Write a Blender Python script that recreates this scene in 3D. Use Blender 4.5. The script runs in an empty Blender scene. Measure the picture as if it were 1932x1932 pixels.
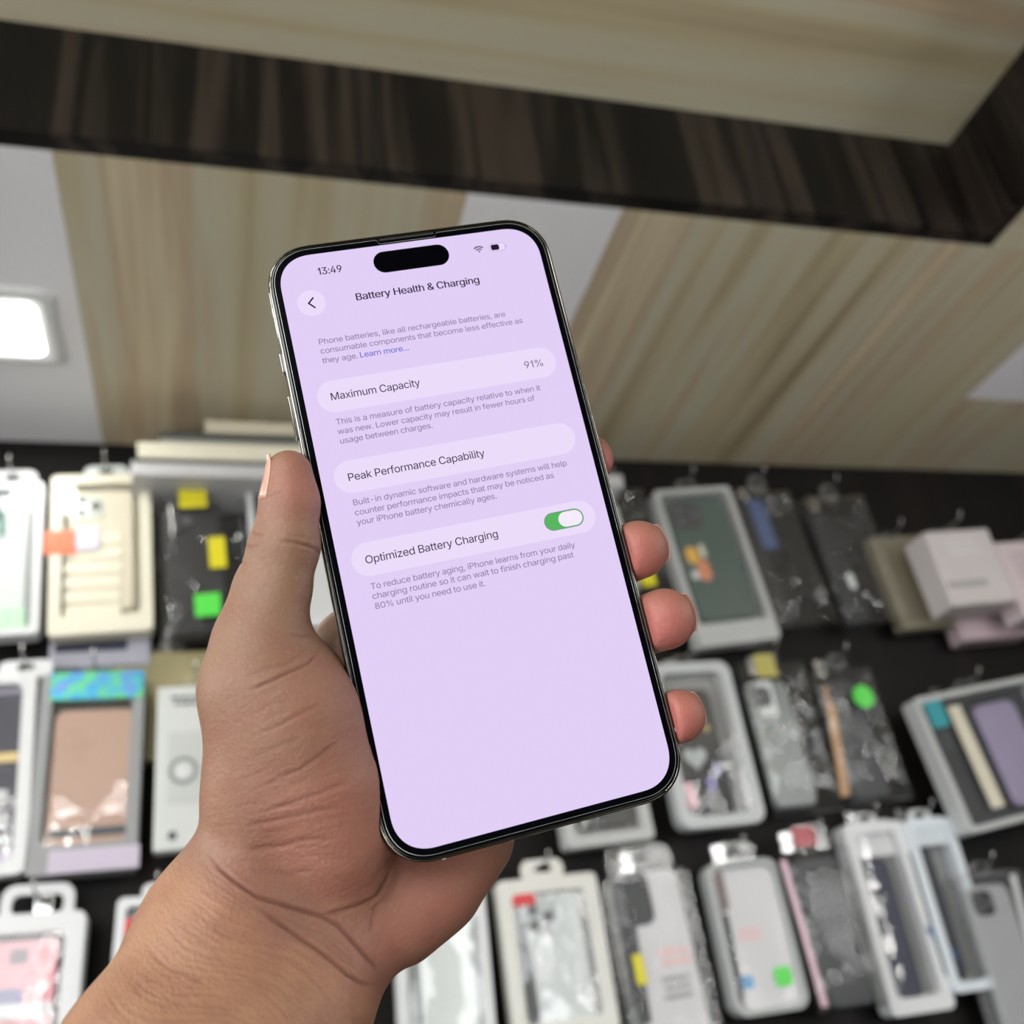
import bpy, bmesh, math, random, json
import numpy as np
from mathutils import Matrix, Vector, Quaternion
from mathutils.noise import noise as pnoise

scene = bpy.context.scene
COL = scene.collection
EYE = 1.5                                   # camera height over the shop floor, metres
# ------------------------------------------------------------------ camera
W2C = np.array([[0.96322258, -0.24291091, -0.11487625],
                [-0.01585914, -0.478166, 0.87812628],
                [-0.26823637, -0.84400922, -0.46443264]])
u_, s_, v_ = np.linalg.svd(W2C); W2C = u_ @ v_
FPX = 1930.0
cam = bpy.data.cameras.new('camera')
cam.sensor_width = 36.0
cam.lens = FPX / 1932.0 * 36.0
cam.clip_start = 0.01
cam.clip_end = 50
cam.dof.use_dof = True
cam.dof.focus_distance = 0.262
cam.dof.aperture_fstop = 11.5
camo = bpy.data.objects.new('camera', cam)
COL.objects.link(camo)
M = Matrix([list(W2C.T[i]) + [[0, 0, EYE][i]] for i in range(3)] + [[0, 0, 0, 1]])
camo.matrix_world = M
scene.camera = camo
# ------------------------------------------------------------------ world: daylight from the open shop front
world = bpy.data.worlds.new('world')
scene.world = world
world.use_nodes = True
wn = world.node_tree.nodes
# bright street daylight above the horizon, darker ground below it
wl = world.node_tree.links
_tc = wn.new('ShaderNodeTexCoord')
_sx = wn.new('ShaderNodeSeparateXYZ')
_cr = wn.new('ShaderNodeValToRGB')
wl.new(_tc.outputs['Generated'], _sx.inputs[0])
wl.new(_sx.outputs['Z'], _cr.inputs[0])
_cr.color_ramp.elements[0].position = 0.0
_cr.color_ramp.elements[0].color = (0.16, 0.155, 0.15, 1)
_cr.color_ramp.elements[1].position = 0.03
_cr.color_ramp.elements[1].color = (0.96, 0.985, 1.0, 1)
wl.new(_cr.outputs[0], wn['Background'].inputs[0])
wn['Background'].inputs[1].default_value = 8.5
LAMP = 52.0          # radiance of the small square soffit lamps
PANEL = 24.0          # radiance of the added, unseen tray ceiling panels
scene.view_settings.view_transform = 'Standard'
scene.view_settings.look = 'None'
scene.view_settings.exposure = 0.0
scene.view_settings.gamma = 1.0
scene.view_settings.use_curve_mapping = False


# ------------------------------------------------------------------ helpers
def srgb(r, g, b):
    f = lambda c: c / 12.92 if c <= 0.04045 else ((c + 0.055) / 1.055) ** 2.4
    return (f(r / 255), f(g / 255), f(b / 255), 1.0)


def wray(x, y):
    return np.array([(x - 966) / FPX, -(y - 966) / FPX, -1.0]) @ W2C


def at_y(x, y, d):
    """the spot on the upright plane Y = d that the photo shows at pixel x, y"""
    r = wray(x, y)
    p = r * d / r[1]
    return np.array([p[0], p[1], p[2] + EYE])


MATS = {}


def mat(name, col, rough=0.5, metal=0.0, var=0.06, scale=60.0, bump=0.0, spec=0.5, coat=0.0):
    if name in MATS:
        return MATS[name]
    m = bpy.data.materials.new(name)
    m.use_nodes = True
    nt = m.node_tree
    b = nt.nodes['Principled BSDF']
    tc = nt.nodes.new('ShaderNodeTexCoord')
    nz = nt.nodes.new('ShaderNodeTexNoise')
    nz.inputs['Scale'].default_value = scale
    nz.inputs['Detail'].default_value = 3
    nt.links.new(tc.outputs['Object'], nz.inputs['Vector'])
    mx = nt.nodes.new('ShaderNodeMix')
    mx.data_type = 'RGBA'
    a = tuple(max(0, c * (1 - var)) for c in col[:3]) + (1,)
    c2 = tuple(min(1, c * (1 + var)) for c in col[:3]) + (1,)
    mx.inputs[6].default_value = a
    mx.inputs[7].default_value = c2
    nt.links.new(nz.outputs['Fac'], mx.inputs[0])
    nt.links.new(mx.outputs[2], b.inputs['Base Color'])
    b.inputs['Roughness'].default_value = rough
    b.inputs['Metallic'].default_value = metal
    b.inputs['Specular IOR Level'].default_value = spec
    b.inputs['Coat Weight'].default_value = coat
    if bump:
        bp = nt.nodes.new('ShaderNodeBump')
        bp.inputs['Strength'].default_value = bump
        bp.inputs['Distance'].default_value = 0.001
        nt.links.new(nz.outputs['Fac'], bp.inputs['Height'])
        nt.links.new(bp.outputs[0], b.inputs['Normal'])
    MATS[name] = m
    return m


def emit(name, col, strength=1.0):
    if name in MATS:
        return MATS[name]
    m = bpy.data.materials.new(name)
    m.use_nodes = True
    nt = m.node_tree
    nt.nodes.remove(nt.nodes['Principled BSDF'])
    e = nt.nodes.new('ShaderNodeEmission')
    e.inputs[0].default_value = col
    e.inputs[1].default_value = strength
    nt.links.new(e.outputs[0], nt.nodes['Material Output'].inputs[0])
    MATS[name] = m
    return m


def clear(name, tint=(1, 1, 1, 1), haze=0.06, rough=0.08, crumple=0.0, scale=40.0, gloss=0.05, ior=1.5):
    """thin clear plastic: mostly see-through, glossy, a little milky"""
    if name in MATS:
        return MATS[name]
    m = bpy.data.materials.new(name)
    m.use_nodes = True
    nt = m.node_tree
    nt.nodes.remove(nt.nodes['Principled BSDF'])
    tr = nt.nodes.new('ShaderNodeBsdfTransparent')
    tr.inputs[0].default_value = tint
    df = nt.nodes.new('ShaderNodeBsdfDiffuse')
    df.inputs[0].default_value = (0.8, 0.82, 0.82, 1)
    gl = nt.nodes.new('ShaderNodeBsdfGlossy')
    gl.inputs['Roughness'].default_value = rough
    fr = nt.nodes.new('ShaderNodeFresnel')
    ge = nt.nodes.new('ShaderNodeNewGeometry')       # same reflectance from either side of the film
    io = nt.nodes.new('ShaderNodeMath')
    io.operation = 'MULTIPLY_ADD'
    io.inputs[1].default_value = 1 / ior - ior
    io.inputs[2].default_value = ior
    nt.links.new(ge.outputs['Backfacing'], io.inputs[0])
    nt.links.new(io.outputs[0], fr.inputs[0])
    ad = nt.nodes.new('ShaderNodeMath')
    ad.operation = 'ADD'
    ad.use_clamp = True
    ad.inputs[1].default_value = gloss
    nt.links.new(fr.outputs[0], ad.inputs[0])
    m1 = nt.nodes.new('ShaderNodeMixShader')
    m1.inputs[0].default_value = haze
    nt.links.new(tr.outputs[0], m1.inputs[1])
    nt.links.new(df.outputs[0], m1.inputs[2])
    m2 = nt.nodes.new('ShaderNodeMixShader')
    nt.links.new(ad.outputs[0], m2.inputs[0])
    nt.links.new(m1.outputs[0], m2.inputs[1])
    nt.links.new(gl.outputs[0], m2.inputs[2])
    if crumple:
        tc = nt.nodes.new('ShaderNodeTexCoord')
        nz = nt.nodes.new('ShaderNodeTexNoise')
        nz.inputs['Scale'].default_value = scale
        nz.inputs['Detail'].default_value = 2
        nt.links.new(tc.outputs['Object'], nz.inputs['Vector'])
        bp = nt.nodes.new('ShaderNodeBump')
        bp.inputs['Strength'].default_value = crumple
        bp.inputs['Distance'].default_value = 0.01
        nt.links.new(nz.outputs['Fac'], bp.inputs['Height'])
        for n in (gl, fr):
            nt.links.new(bp.outputs[0], n.inputs['Normal'])
    nt.links.new(m2.outputs[0], nt.nodes['Material Output'].inputs[0])
    MATS[name] = m
    return m


def wood(name, stops, grain_axis, across=22.0, along=0.9, rough=0.4, coarse=3.0):
    """laminate with long grain running along grain_axis (0 = X, 1 = Y, 2 = Z)"""
    m = bpy.data.materials.new(name)
    m.use_nodes = True
    nt = m.node_tree
    b = nt.nodes['Principled BSDF']
    tc = nt.nodes.new('ShaderNodeTexCoord')
    mp = nt.nodes.new('ShaderNodeMapping')
    sc = [across] * 3
    sc[grain_axis] = along
    mp.inputs['Scale'].default_value = sc
    nt.links.new(tc.outputs['Object'], mp.inputs[0])
    n1 = nt.nodes.new('ShaderNodeTexNoise')
    n1.inputs['Scale'].default_value = 1.0
    n1.inputs['Detail'].default_value = 5
    n1.inputs['Roughness'].default_value = 0.55
    n1.inputs['Distortion'].default_value = 0.6
    nt.links.new(mp.outputs[0], n1.inputs['Vector'])
    mp2 = nt.nodes.new('ShaderNodeMapping')
    sc2 = [across * 3.2] * 3
    sc2[grain_axis] = along * 1.6
    mp2.inputs['Scale'].default_value = sc2
    nt.links.new(tc.outputs['Object'], mp2.inputs[0])
    n2 = nt.nodes.new('ShaderNodeTexNoise')
    n2.inputs['Scale'].default_value = 1.0
    n2.inputs['Detail'].default_value = 4
    nt.links.new(mp2.outputs[0], n2.inputs['Vector'])
    mx = nt.nodes.new('ShaderNodeMix')
    mx.inputs[0].default_value = 0.3
    nt.links.new(n1.outputs['Fac'], mx.inputs[2])
    nt.links.new(n2.outputs['Fac'], mx.inputs[3])
    rp = nt.nodes.new('ShaderNodeValToRGB')
    el = rp.color_ramp.elements
    el[0].position, el[0].color = stops[0]
    el[1].position, el[1].color = stops[-1]
    for p, c in stops[1:-1]:
        e = el.new(p)
        e.color = c
    nt.links.new(mx.outputs[0], rp.inputs[0])
    nt.links.new(rp.outputs[0], b.inputs['Base Color'])
    b.inputs['Roughness'].default_value = rough
    b.inputs['Specular IOR Level'].default_value = .25
    return m


def link(name, me, m, parent=None):
    o = bpy.data.objects.new(name, me)
    COL.objects.link(o)
    if m is not None and not me.materials:
        me.materials.append(m)
    if parent is not None:
        o.parent = parent
    return o


def obj(name, bm, m, parent=None, smooth=False):
    me = bpy.data.meshes.new(name)
    bmesh.ops.recalc_face_normals(bm, faces=bm.faces)
    bm.to_mesh(me)
    bm.free()
    if smooth:
        for p in me.polygons:
            p.use_smooth = True
    return link(name, me, m, parent)


def thing(name, label, cat, loc=(0, 0, 0), group=None):
    o = bpy.data.objects.new(name, None)
    o.empty_display_size = 0.02
    COL.objects.link(o)
    o.location = loc
    o['label'] = label
    o['category'] = cat
    if group:
        o['group'] = group
    return o


def struct(o):
    o['kind'] = 'structure'
    return o


def add_box(bm, lo, hi, bevel=0.0, seg=2):
    vs = [bm.verts.new((x, y, z)) for x in (lo[0], hi[0]) for y in (lo[1], hi[1]) for z in (lo[2], hi[2])]
    fs = [bm.faces.new([vs[i] for i in f]) for f in
          ((0, 1, 3, 2), (4, 6, 7, 5), (0, 4, 5, 1), (2, 3, 7, 6), (0, 2, 6, 4), (1, 5, 7, 3))]
    if bevel:
        es = list({e for f in fs for e in f.edges})
        bmesh.ops.bevel(bm, geom=es, offset=bevel, segments=seg, affect='EDGES', profile=0.5)


def rrect(w, h, r, n=6, cx=0.0, cz=0.0, power=2.0):
    """rounded rectangle outline, counter-clockwise, as (a, b) pairs"""
    pts = []
    r = min(r, w / 2 - 1e-5, h / 2 - 1e-5)
    for k, (sx, sz) in enumerate(((1, 1), (-1, 1), (-1, -1), (1, -1))):
        for i in range(n + 1):
            t = math.pi / 2 * (k + i / n)
            c, s = math.cos(t), math.sin(t)
            c = math.copysign(abs(c) ** (2 / power), c)
            s = math.copysign(abs(s) ** (2 / power), s)
            pts.append((cx + sx * (w / 2 - r) + r * c, cz + sz * (h / 2 - r) + r * s))
    return pts


def loft(bm, rings, cap0=True, cap1=True):
    """skin closed rings of 3-D points"""
    vr = [[bm.verts.new(p) for p in r] for r in rings]
    n = len(vr[0])
    for a, b in zip(vr[:-1], vr[1:]):
        for i in range(n):
            bm.faces.new((a[i], a[(i + 1) % n], b[(i + 1) % n], b[i]))
    if cap0:
        bm.faces.new(vr[0][::-1])
    if cap1:
        bm.faces.new(vr[-1])
    return vr


def slab(bm, pts, y0, y1, edge=0.0):
    """prism over an (x, z) outline from depth y0 to y1, front edge eased"""
    cx = sum(p[0] for p in pts) / len(pts)
    cz = sum(p[1] for p in pts) / len(pts)
    R = [[(x, y1, z) for x, z in pts]]
    if edge:
        w = max(abs(p[0] - cx) for p in pts)
        h = max(abs(p[1] - cz) for p in pts)
        R.append([(x, y0 + edge, z) for x, z in pts])
        R.append([(cx + (x - cx) * (1 - edge * .4 / w), y0 + edge * .3, cz + (z - cz) * (1 - edge * .4 / h)) for x, z in pts])
        R.append([(cx + (x - cx) * (1 - edge / w), y0, cz + (z - cz) * (1 - edge / h)) for x, z in pts])
    else:
        R.append([(x, y0, z) for x, z in pts])
    loft(bm, R)


def frame_ring(bm, outer, inner, y0, y1):
    """ring between two outlines of equal count, from y0 (front) to y1"""
    n = len(outer)
    L = []
    for pts, y in ((outer, y0), (outer, y1), (inner, y1), (inner, y0)):
        L.append([bm.verts.new((x, y, z)) for x, z in pts])
    for k in range(4):
        a, b = L[k], L[(k + 1) % 4]
        for i in range(n):
            bm.faces.new((a[i], a[(i + 1) % n], b[(i + 1) % n], b[i]))


def tube(bm, pts, r, n=8):
    pts = [Vector(p) for p in pts]
    rings = []
    for i, p in enumerate(pts):
        d = (pts[min(i + 1, len(pts) - 1)] - pts[max(i - 1, 0)]).normalized()
        a = d.cross(Vector((0, 0, 1)))
        if a.length < 1e-3:
            a = d.cross(Vector((1, 0, 0)))
        a.normalize()
        b = d.cross(a)
        rings.append([tuple(p + a * (r * math.cos(2 * math.pi * k / n)) + b * (r * math.sin(2 * math.pi * k / n))) for k in range(n)])
    loft(bm, rings)


# ------------------------------------------------------------------ the shop: structure
lw = lambda k: tuple(c * k for c in (1, 1, 1))
oak = [(0.30, srgb(142, 126, 100)), (0.42, srgb(188, 176, 146)), (0.50, srgb(194, 190, 168)), (0.58, srgb(184, 164, 138)), (0.66, srgb(216, 206, 176))]
M_OAK_Y = wood('light_oak_laminate', oak, 1, across=13.0, along=0.6)
M_OAK_X = wood('light_oak_laminate_tray', oak, 0, across=10.0, along=0.5)
wenge = [(0.34, srgb(7, 6, 6)), (0.46, srgb(15, 13, 12)), (0.52, srgb(56, 48, 42)), (0.57, srgb(16, 14, 13)), (0.66, srgb(66, 57, 51))]
M_WENGE = wood('dark_wenge_laminate', wenge, 2, across=11.0, along=0.5, rough=0.45)
M_WALL = wood('dark_brown_wall_board', [(0.3, srgb(4, 3, 3)), (0.55, srgb(13, 9, 8)), (0.75, srgb(34, 24, 20))], 2, across=9.0, along=0.6, rough=0.6)
M_WHITE_PANEL = mat('white_soffit_panel', srgb(238, 238, 243), 0.35, var=0.02, scale=4)
M_FLOOR = mat('pale_floor_tile', srgb(232, 228, 220), 0.3, var=0.04, scale=6)
M_PAINT = mat('shop_wall_paint', srgb(214, 208, 196), 0.6, var=0.03, scale=5)

YB, ZS, ZC, YF, XF = 1.10, EYE + 0.688, EYE + 0.816, 0.635, 0.752
XL, XR = -2.4, 1.30


def block(name, lo, hi, m, bevel=0.0):
    bm = bmesh.new()
    add_box(bm, lo, hi, bevel)
    return struct(obj(name, bm, m))


block('floor', (XL, -2.6, -0.05), (XR + .1, YB + .1, 0.0), M_FLOOR)
block('trim_0', (XL, .06, 0.0), (XR, YB, 1.05), M_WALL, .004)            # added cabinet base, unseen; dims floor bounce on the soffit
block('wall_back', (XL, YB, 0.0), (XR + .1, YB + 0.06, ZC + .1), M_WALL)
block('wall_right', (XR, -2.6, 0.0), (XR + 0.06, YB, ZC + .1), M_WALL)
block('reflection_blocker', (-.42, -1.0, 0.0), (.60, -.9, ZC), M_WALL)            # added partition, unseen; keeps the phone's reflections dark
block('ceiling', (XL, -2.6, ZC), (XR, YF + .02, ZC + 0.03), M_OAK_X)
block('trim_1', (XL, YF, ZS), (XF + .018, YF + 0.018, ZC), M_WENGE)            # fascia between tray and soffit
block('trim_2', (XF, -2.6, ZS), (XF + 0.018, YF, ZC), M_WENGE)                # fascia along the right side
# soffit strips: oak boards with white panels let in between
n = 3
xs = [(-2.4, -2.28, 1), (-2.28, -2.13, 0), (-2.13, -1.785, 1), (-1.785, -1.635, 0), (-1.635, -1.29, 1), (-1.29, -1.139, 0), (-1.139, -.791, 1), (-.791, -.641, 0), (-.641, -.292, 1),
      (-.292, -.1425, 0), (-.1425, .2056, 1), (.2056, .356, 0), (.356, .933, 1)]
for x0, x1, w in xs:
    block(f'trim_{n}', (x0, YF + .018, ZS), (x1, YB, ZS + .02), M_OAK_Y if w else M_WHITE_PANEL, 0.0006)
    n += 1
block(f'trim_{n}', (.933, .92, ZS), (XR, YB, ZS + .02), M_OAK_Y, 0.0006); n += 1
block(f'trim_{n}', (.933, .74, ZS), (XR, .92, ZS + .02), M_WHITE_PANEL, 0.0006); n += 1
block(f'trim_{n}', (.933, YF + .018, ZS), (XR, .74, ZS + .02), M_OAK_X, 0.0006); n += 1
block(f'trim_{n}', (XF + .018, -2.6, ZS), (XR, YF + .018, ZS + .02), M_OAK_X, 0.0006); n += 1

# ------------------------------------------------------------------ lamps
M_TRIMW = mat('white_lamp_trim', srgb(214, 216, 218), 0.35, var=0.02)
M_LED = emit('led_diffuser', (1.0, 1.0, 0.93, 1), LAMP)
M_LEDP = emit('added_panel_diffuser', (1.0, 0.97, 0.92, 1), PANEL)


def square_lamp(x, y, z, s, label, m, cat='ceiling light', group=None, name='soffit_lamp'):
    t = thing(name, label, cat, (x, y, z), group)
    bm = bmesh.new()
    o = rrect(s + .036, s + .036, .012)
    i = rrect(s, s, .01)
    L = [[(a, b, 0.002) for a, b in o], [(a, b, -.003) for a, b in o], [(a * .93, b * .93, -.006) for a, b in o],
         [(a, b, -.005) for a, b in i], [(a, b, 0.001) for a, b in i]]
    loft(bm, L, False, False)
    obj('trim_ring', bm, M_TRIMW, t, True)
    bm = bmesh.new()
    bm.faces.new([bm.verts.new((a, b, -.0035)) for a, b in i][::-1])
    bmesh.ops.triangulate(bm, faces=bm.faces)
    d = obj('diffuser', bm, m, t)
    for p in d.data.polygons:
        if p.normal.z > 0:
            d.data.flip_normals()
            break
    return t


square_lamp(-.222, .885, ZS, .082, 'small square white LED lamp glowing in the white soffit strip at far left', M_LED)
for x in (-.716, -1.214, -1.71):  # added repeats of the visible lamp, out of view, for more light
    square_lamp(x, .885, ZS, .082, 'added small square LED lamp, unseen, in a soffit strip beyond the left edge', M_LED, group='added soffit lamps out of frame')
for x, y in ((-.85, -.35), (-1.7, -.35), (-.85, -1.4), (-1.7, -1.4)):  # added unseen panels that light the hand and room from above
    square_lamp(x, y, ZC, .30, 'added square LED panel, unseen, in the tray ceiling overhead', M_LEDP, group='added tray ceiling panels', name='added_ceiling_panel')
M_SPOT = emit('added_spot_diffuser', (1.0, 0.98, 0.94, 1), 420.0)  # added unseen spotlights, there to put glints on the plastic
for i in range(11):
    for j, y in enumerate((-1.5, -1.95, -2.4)):
        x = -1.95 + .32 * i + (.16 if j == 1 else 0)
        if -.25 < x < .95 or (i + j) % 2:
            continue
        square_lamp(x, y, ZC, .05, 'added small square spotlight, unseen, in the ceiling behind the viewer', M_SPOT, group='added ceiling spotlights behind the viewer', name='added_spotlight')
M_TUBE = emit('added_tube_diffuser', (1.0, 0.99, 0.96, 1), 75.0)  # added unseen tubes, there to streak the bags and windows


def added_tube_lamp(x, y, z0, z1, facing, label, group):
    """added upright LED batten, unseen, for streak highlights on the plastic; facing is the outward direction"""
    t = thing('added_batten', label, 'added tube light', (x, y, z0), group)
    t.rotation_euler = (0, 0, math.atan2(facing[1], facing[0]))
    bm = bmesh.new()
    add_box(bm, (0, -.016, 0), (.014, .016, z1 - z0), .002)
    obj('batten', bm, M_TRIMW, t)
    bm = bmesh.new()
    prof = [(.0142 + .006 * math.sin(math.pi * k / 8), .0055 * math.cos(math.pi * k / 8)) for k in range(9)]
    loft(bm, [[(a, b, z) for a, b in prof] for z in (.012, z1 - z0 - .012)])
    obj('diffuser', bm, M_TUBE, t)


for y in (-1.75, -1.2, -.85, -.55, -.25, .08):
    added_tube_lamp(XR, y, 1.45, 2.16, (-1, 0), 'added upright LED batten, unseen, on the right wall', 'added battens on the right wall')
for x in (-.30, -.38):
    added_tube_lamp(x, -.9, 1.66, 2.25, (0, 1), 'added upright LED batten, unseen, on the partition behind the viewer', 'added battens on the partition')

# ------------------------------------------------------------------ the phone
F = FPX
RP = np.array([[0.95631227, -0.23050054, 0.17982309], [0.18799282, 0.95592, 0.22555633], [-0.22388735, -0.18189683, 0.95749047]])
TP = np.array([-10.43521812, -0.73318022, -262.59444375])      # phone pose, millimetres in front of the lens
PHONE_M = camo.matrix_world @ Matrix([list(RP[i]) + [TP[i] * 1e-3] for i in range(3)] + [[0, 0, 0, 1]])


def at_phone(x, y, n):
    r = np.array([(x - 966) / F, -(y - 966) / F, -1.])
    nn = RP[:, 2]
    c = TP + nn * n
    return RP.T @ (r * ((nn @ c) / (nn @ r)) - TP)


phone = thing('phone', 'large smartphone with glowing lilac settings screen held in the hand', 'phone')
phone.matrix_world = PHONE_M
MM = 1e-3
M_STEEL = mat('polished_silver_steel', srgb(122, 119, 113), 0.06, 1.0, var=0.02)
M_BLACKGLASS = mat('black_bezel_glass', srgb(5, 6, 10), 0.08, var=0.02)
M_BACKGLASS = mat('frosted_white_back_glass', srgb(222, 222, 218), 0.35, var=0.02)
M_BAND = mat('antenna_band_plastic', srgb(190, 186, 182), 0.4, var=0.02)
M_PILL = mat('black_cutout_glass', srgb(4, 4, 8), 0.04, var=0.02)


def ring_at(w, h, r, z, n=10, power=2.25, cx=0, cy=0):
    return [(a * MM, b * MM, z * MM) for a, b in rrect(w, h, r, n, cx, cy, power)]


W0, H0, R0 = 77.6, 160.7, 12.6
bm = bmesh.new()
loft(bm, [ring_at(W0 - 2.6, H0 - 2.6, R0 - 1.3, -7.55), ring_at(W0 - 1.0, H0 - 1.0, R0 - .5, -7.75), ring_at(W0 - .3, H0 - .3, R0 - .15, -7.4), ring_at(W0, H0, R0, -6.9),
          ring_at(W0, H0, R0, -1.0), ring_at(W0 - .25, H0 - .25, R0 - .12, -.45), ring_at(W0 - .8, H0 - .8, R0 - .4, -.12), ring_at(W0 - 1.5, H0 - 1.5, R0 - .75, -.10),
          ring_at(W0 - 1.9, H0 - 1.9, R0 - .95, -.5)])
obj('frame', bm, M_STEEL, phone, True)
bm = bmesh.new()
loft(bm, [ring_at(W0 - 1.6, H0 - 1.6, R0 - .8, -.45), ring_at(W0 - 1.6, H0 - 1.6, R0 - .8, -.12), ring_at(W0 - 1.9, H0 - 1.9, R0 - .95, -.02), ring_at(W0 - 2.4, H0 - 2.4, R0 - 1.2, 0.0)])
obj('front_glass', bm, M_BLACKGLASS, phone, True)
bm = bmesh.new()
loft(bm, [ring_at(W0 - 2.8, H0 - 2.8, R0 - 1.4, -7.88), ring_at(W0 - 2.4, H0 - 2.4, R0 - 1.2, -7.80), ring_at(W0 - 2.4, H0 - 2.4, R0 - 1.2, -7.5)])
obj('back_glass', bm, M_BACKGLASS, phone)
bm = bmesh.new()
loft(bm, [ring_at(36, 36, 9, -10.2, cx=18, cy=60), ring_at(38, 38, 10, -9.6, cx=18, cy=60), ring_at(38, 38, 10, -7.8, cx=18, cy=60)])
cp = obj('camera_plateau', bm, M_BACKGLASS, phone)
for cx, cy in ((27, 69), (27, 51), (9, 60)):
    bm = bmesh.new()
    loft(bm, [ring_at(13, 13, 6.4, -11.6, cx=cx, cy=cy, power=2), ring_at(15, 15, 7.4, -11.2, cx=cx, cy=cy, power=2), ring_at(15, 15, 7.4, -10.1, cx=cx, cy=cy, power=2)])
    obj('lens', bm, M_PILL, cp)
# speaker slit in the top edge of the glass
bm = bmesh.new()
loft(bm, [ring_at(15.2, .55, .26, .012, cy=78.75, power=2), ring_at(15.2, .55, .26, -.1, cy=78.75, power=2)])
obj('speaker_slit', bm, mat('speaker_mesh', srgb(26, 26, 26), .7), phone)
# side keys and antenna bands
for v0, v1 in ((46.8, 52.2), (28.7, 40.3), (13.2, 24.8)):
    bm = bmesh.new()
    add_box(bm, (-39.45 * MM, v0 * MM, -5.3 * MM), (-38.6 * MM, v1 * MM, -2.5 * MM), .35 * MM, 2)
    obj('mute_switch' if v0 > 45 else 'volume_button', bm, M_STEEL, phone)
bm = bmesh.new()
add_box(bm, (38.6 * MM, 20 * MM, -5.3 * MM), (39.3 * MM, 38 * MM, -2.5 * MM), .3 * MM, 2)
obj('side_button', bm, M_STEEL, phone)
for cx, cy, sx, sy in ((-38.75, 64.6, .2, 1.0), (38.75, 64.6, .2, 1.0), (25.2, 80.3, 1.0, .2), (-25.2, -80.3, 1.0, .2), (-38.75, -64.6, .2, 1.0), (38.75, -64.6, .2, 1.0)):
    bm = bmesh.new()
    add_box(bm, ((cx - sx / 2) * MM, (cy - sy / 2) * MM, -7.0 * MM), ((cx + sx / 2) * MM, (cy + sy / 2) * MM, -.5 * MM))
    obj('antenna_band', bm, M_BAND, phone)

# --- display
PT = 71.2 / 430.0


def upt(x, y):
    return ((x * PT - 35.6), (77.2 - y * PT))


M_SCREEN = emit('display_lilac', srgb(230, 211, 251), 1.0)
M_CARD = emit('display_card', srgb(240, 224, 255), 1.0)
M_INK = emit('display_ink_dark', srgb(42, 28, 52), 1.0)
M_GREY = emit('display_ink_grey', srgb(136, 120, 156), 1.0)
M_MID = emit('display_ink_midgrey', srgb(118, 104, 134), 1.0)
M_BLUE = emit('display_ink_blue', srgb(74, 92, 196), 1.0)
M_GREEN = emit('display_green', srgb(92, 186, 98), 1.0)
M_GRIM = emit('display_green_rim', srgb(104, 150, 134), 1.0)
M_KNOB = emit('display_knob', srgb(250, 240, 255), 1.0)


def flat(name, outline_pt, z, m, parent, closed_hole=None):
    bm = bmesh.new()
    vs = [bm.verts.new((upt(x, y)[0] * MM, upt(x, y)[1] * MM, z * MM)) for x, y in outline_pt]
    f = bm.faces.new(vs)
    f.normal_update()
    if f.normal.z < 0:
        f.normal_flip()
    me = bpy.data.meshes.new(name)
    bm.to_mesh(me)
    bm.free()
    return link(name, me, m, parent)


def rr_pt(x0, y0, x1, y1, r, n=10, power=2.0):
    return [((x0 + x1) / 2 + a, (y0 + y1) / 2 + b) for a, b in rrect(x1 - x0, y1 - y0, r, n, power=power)]


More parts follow.
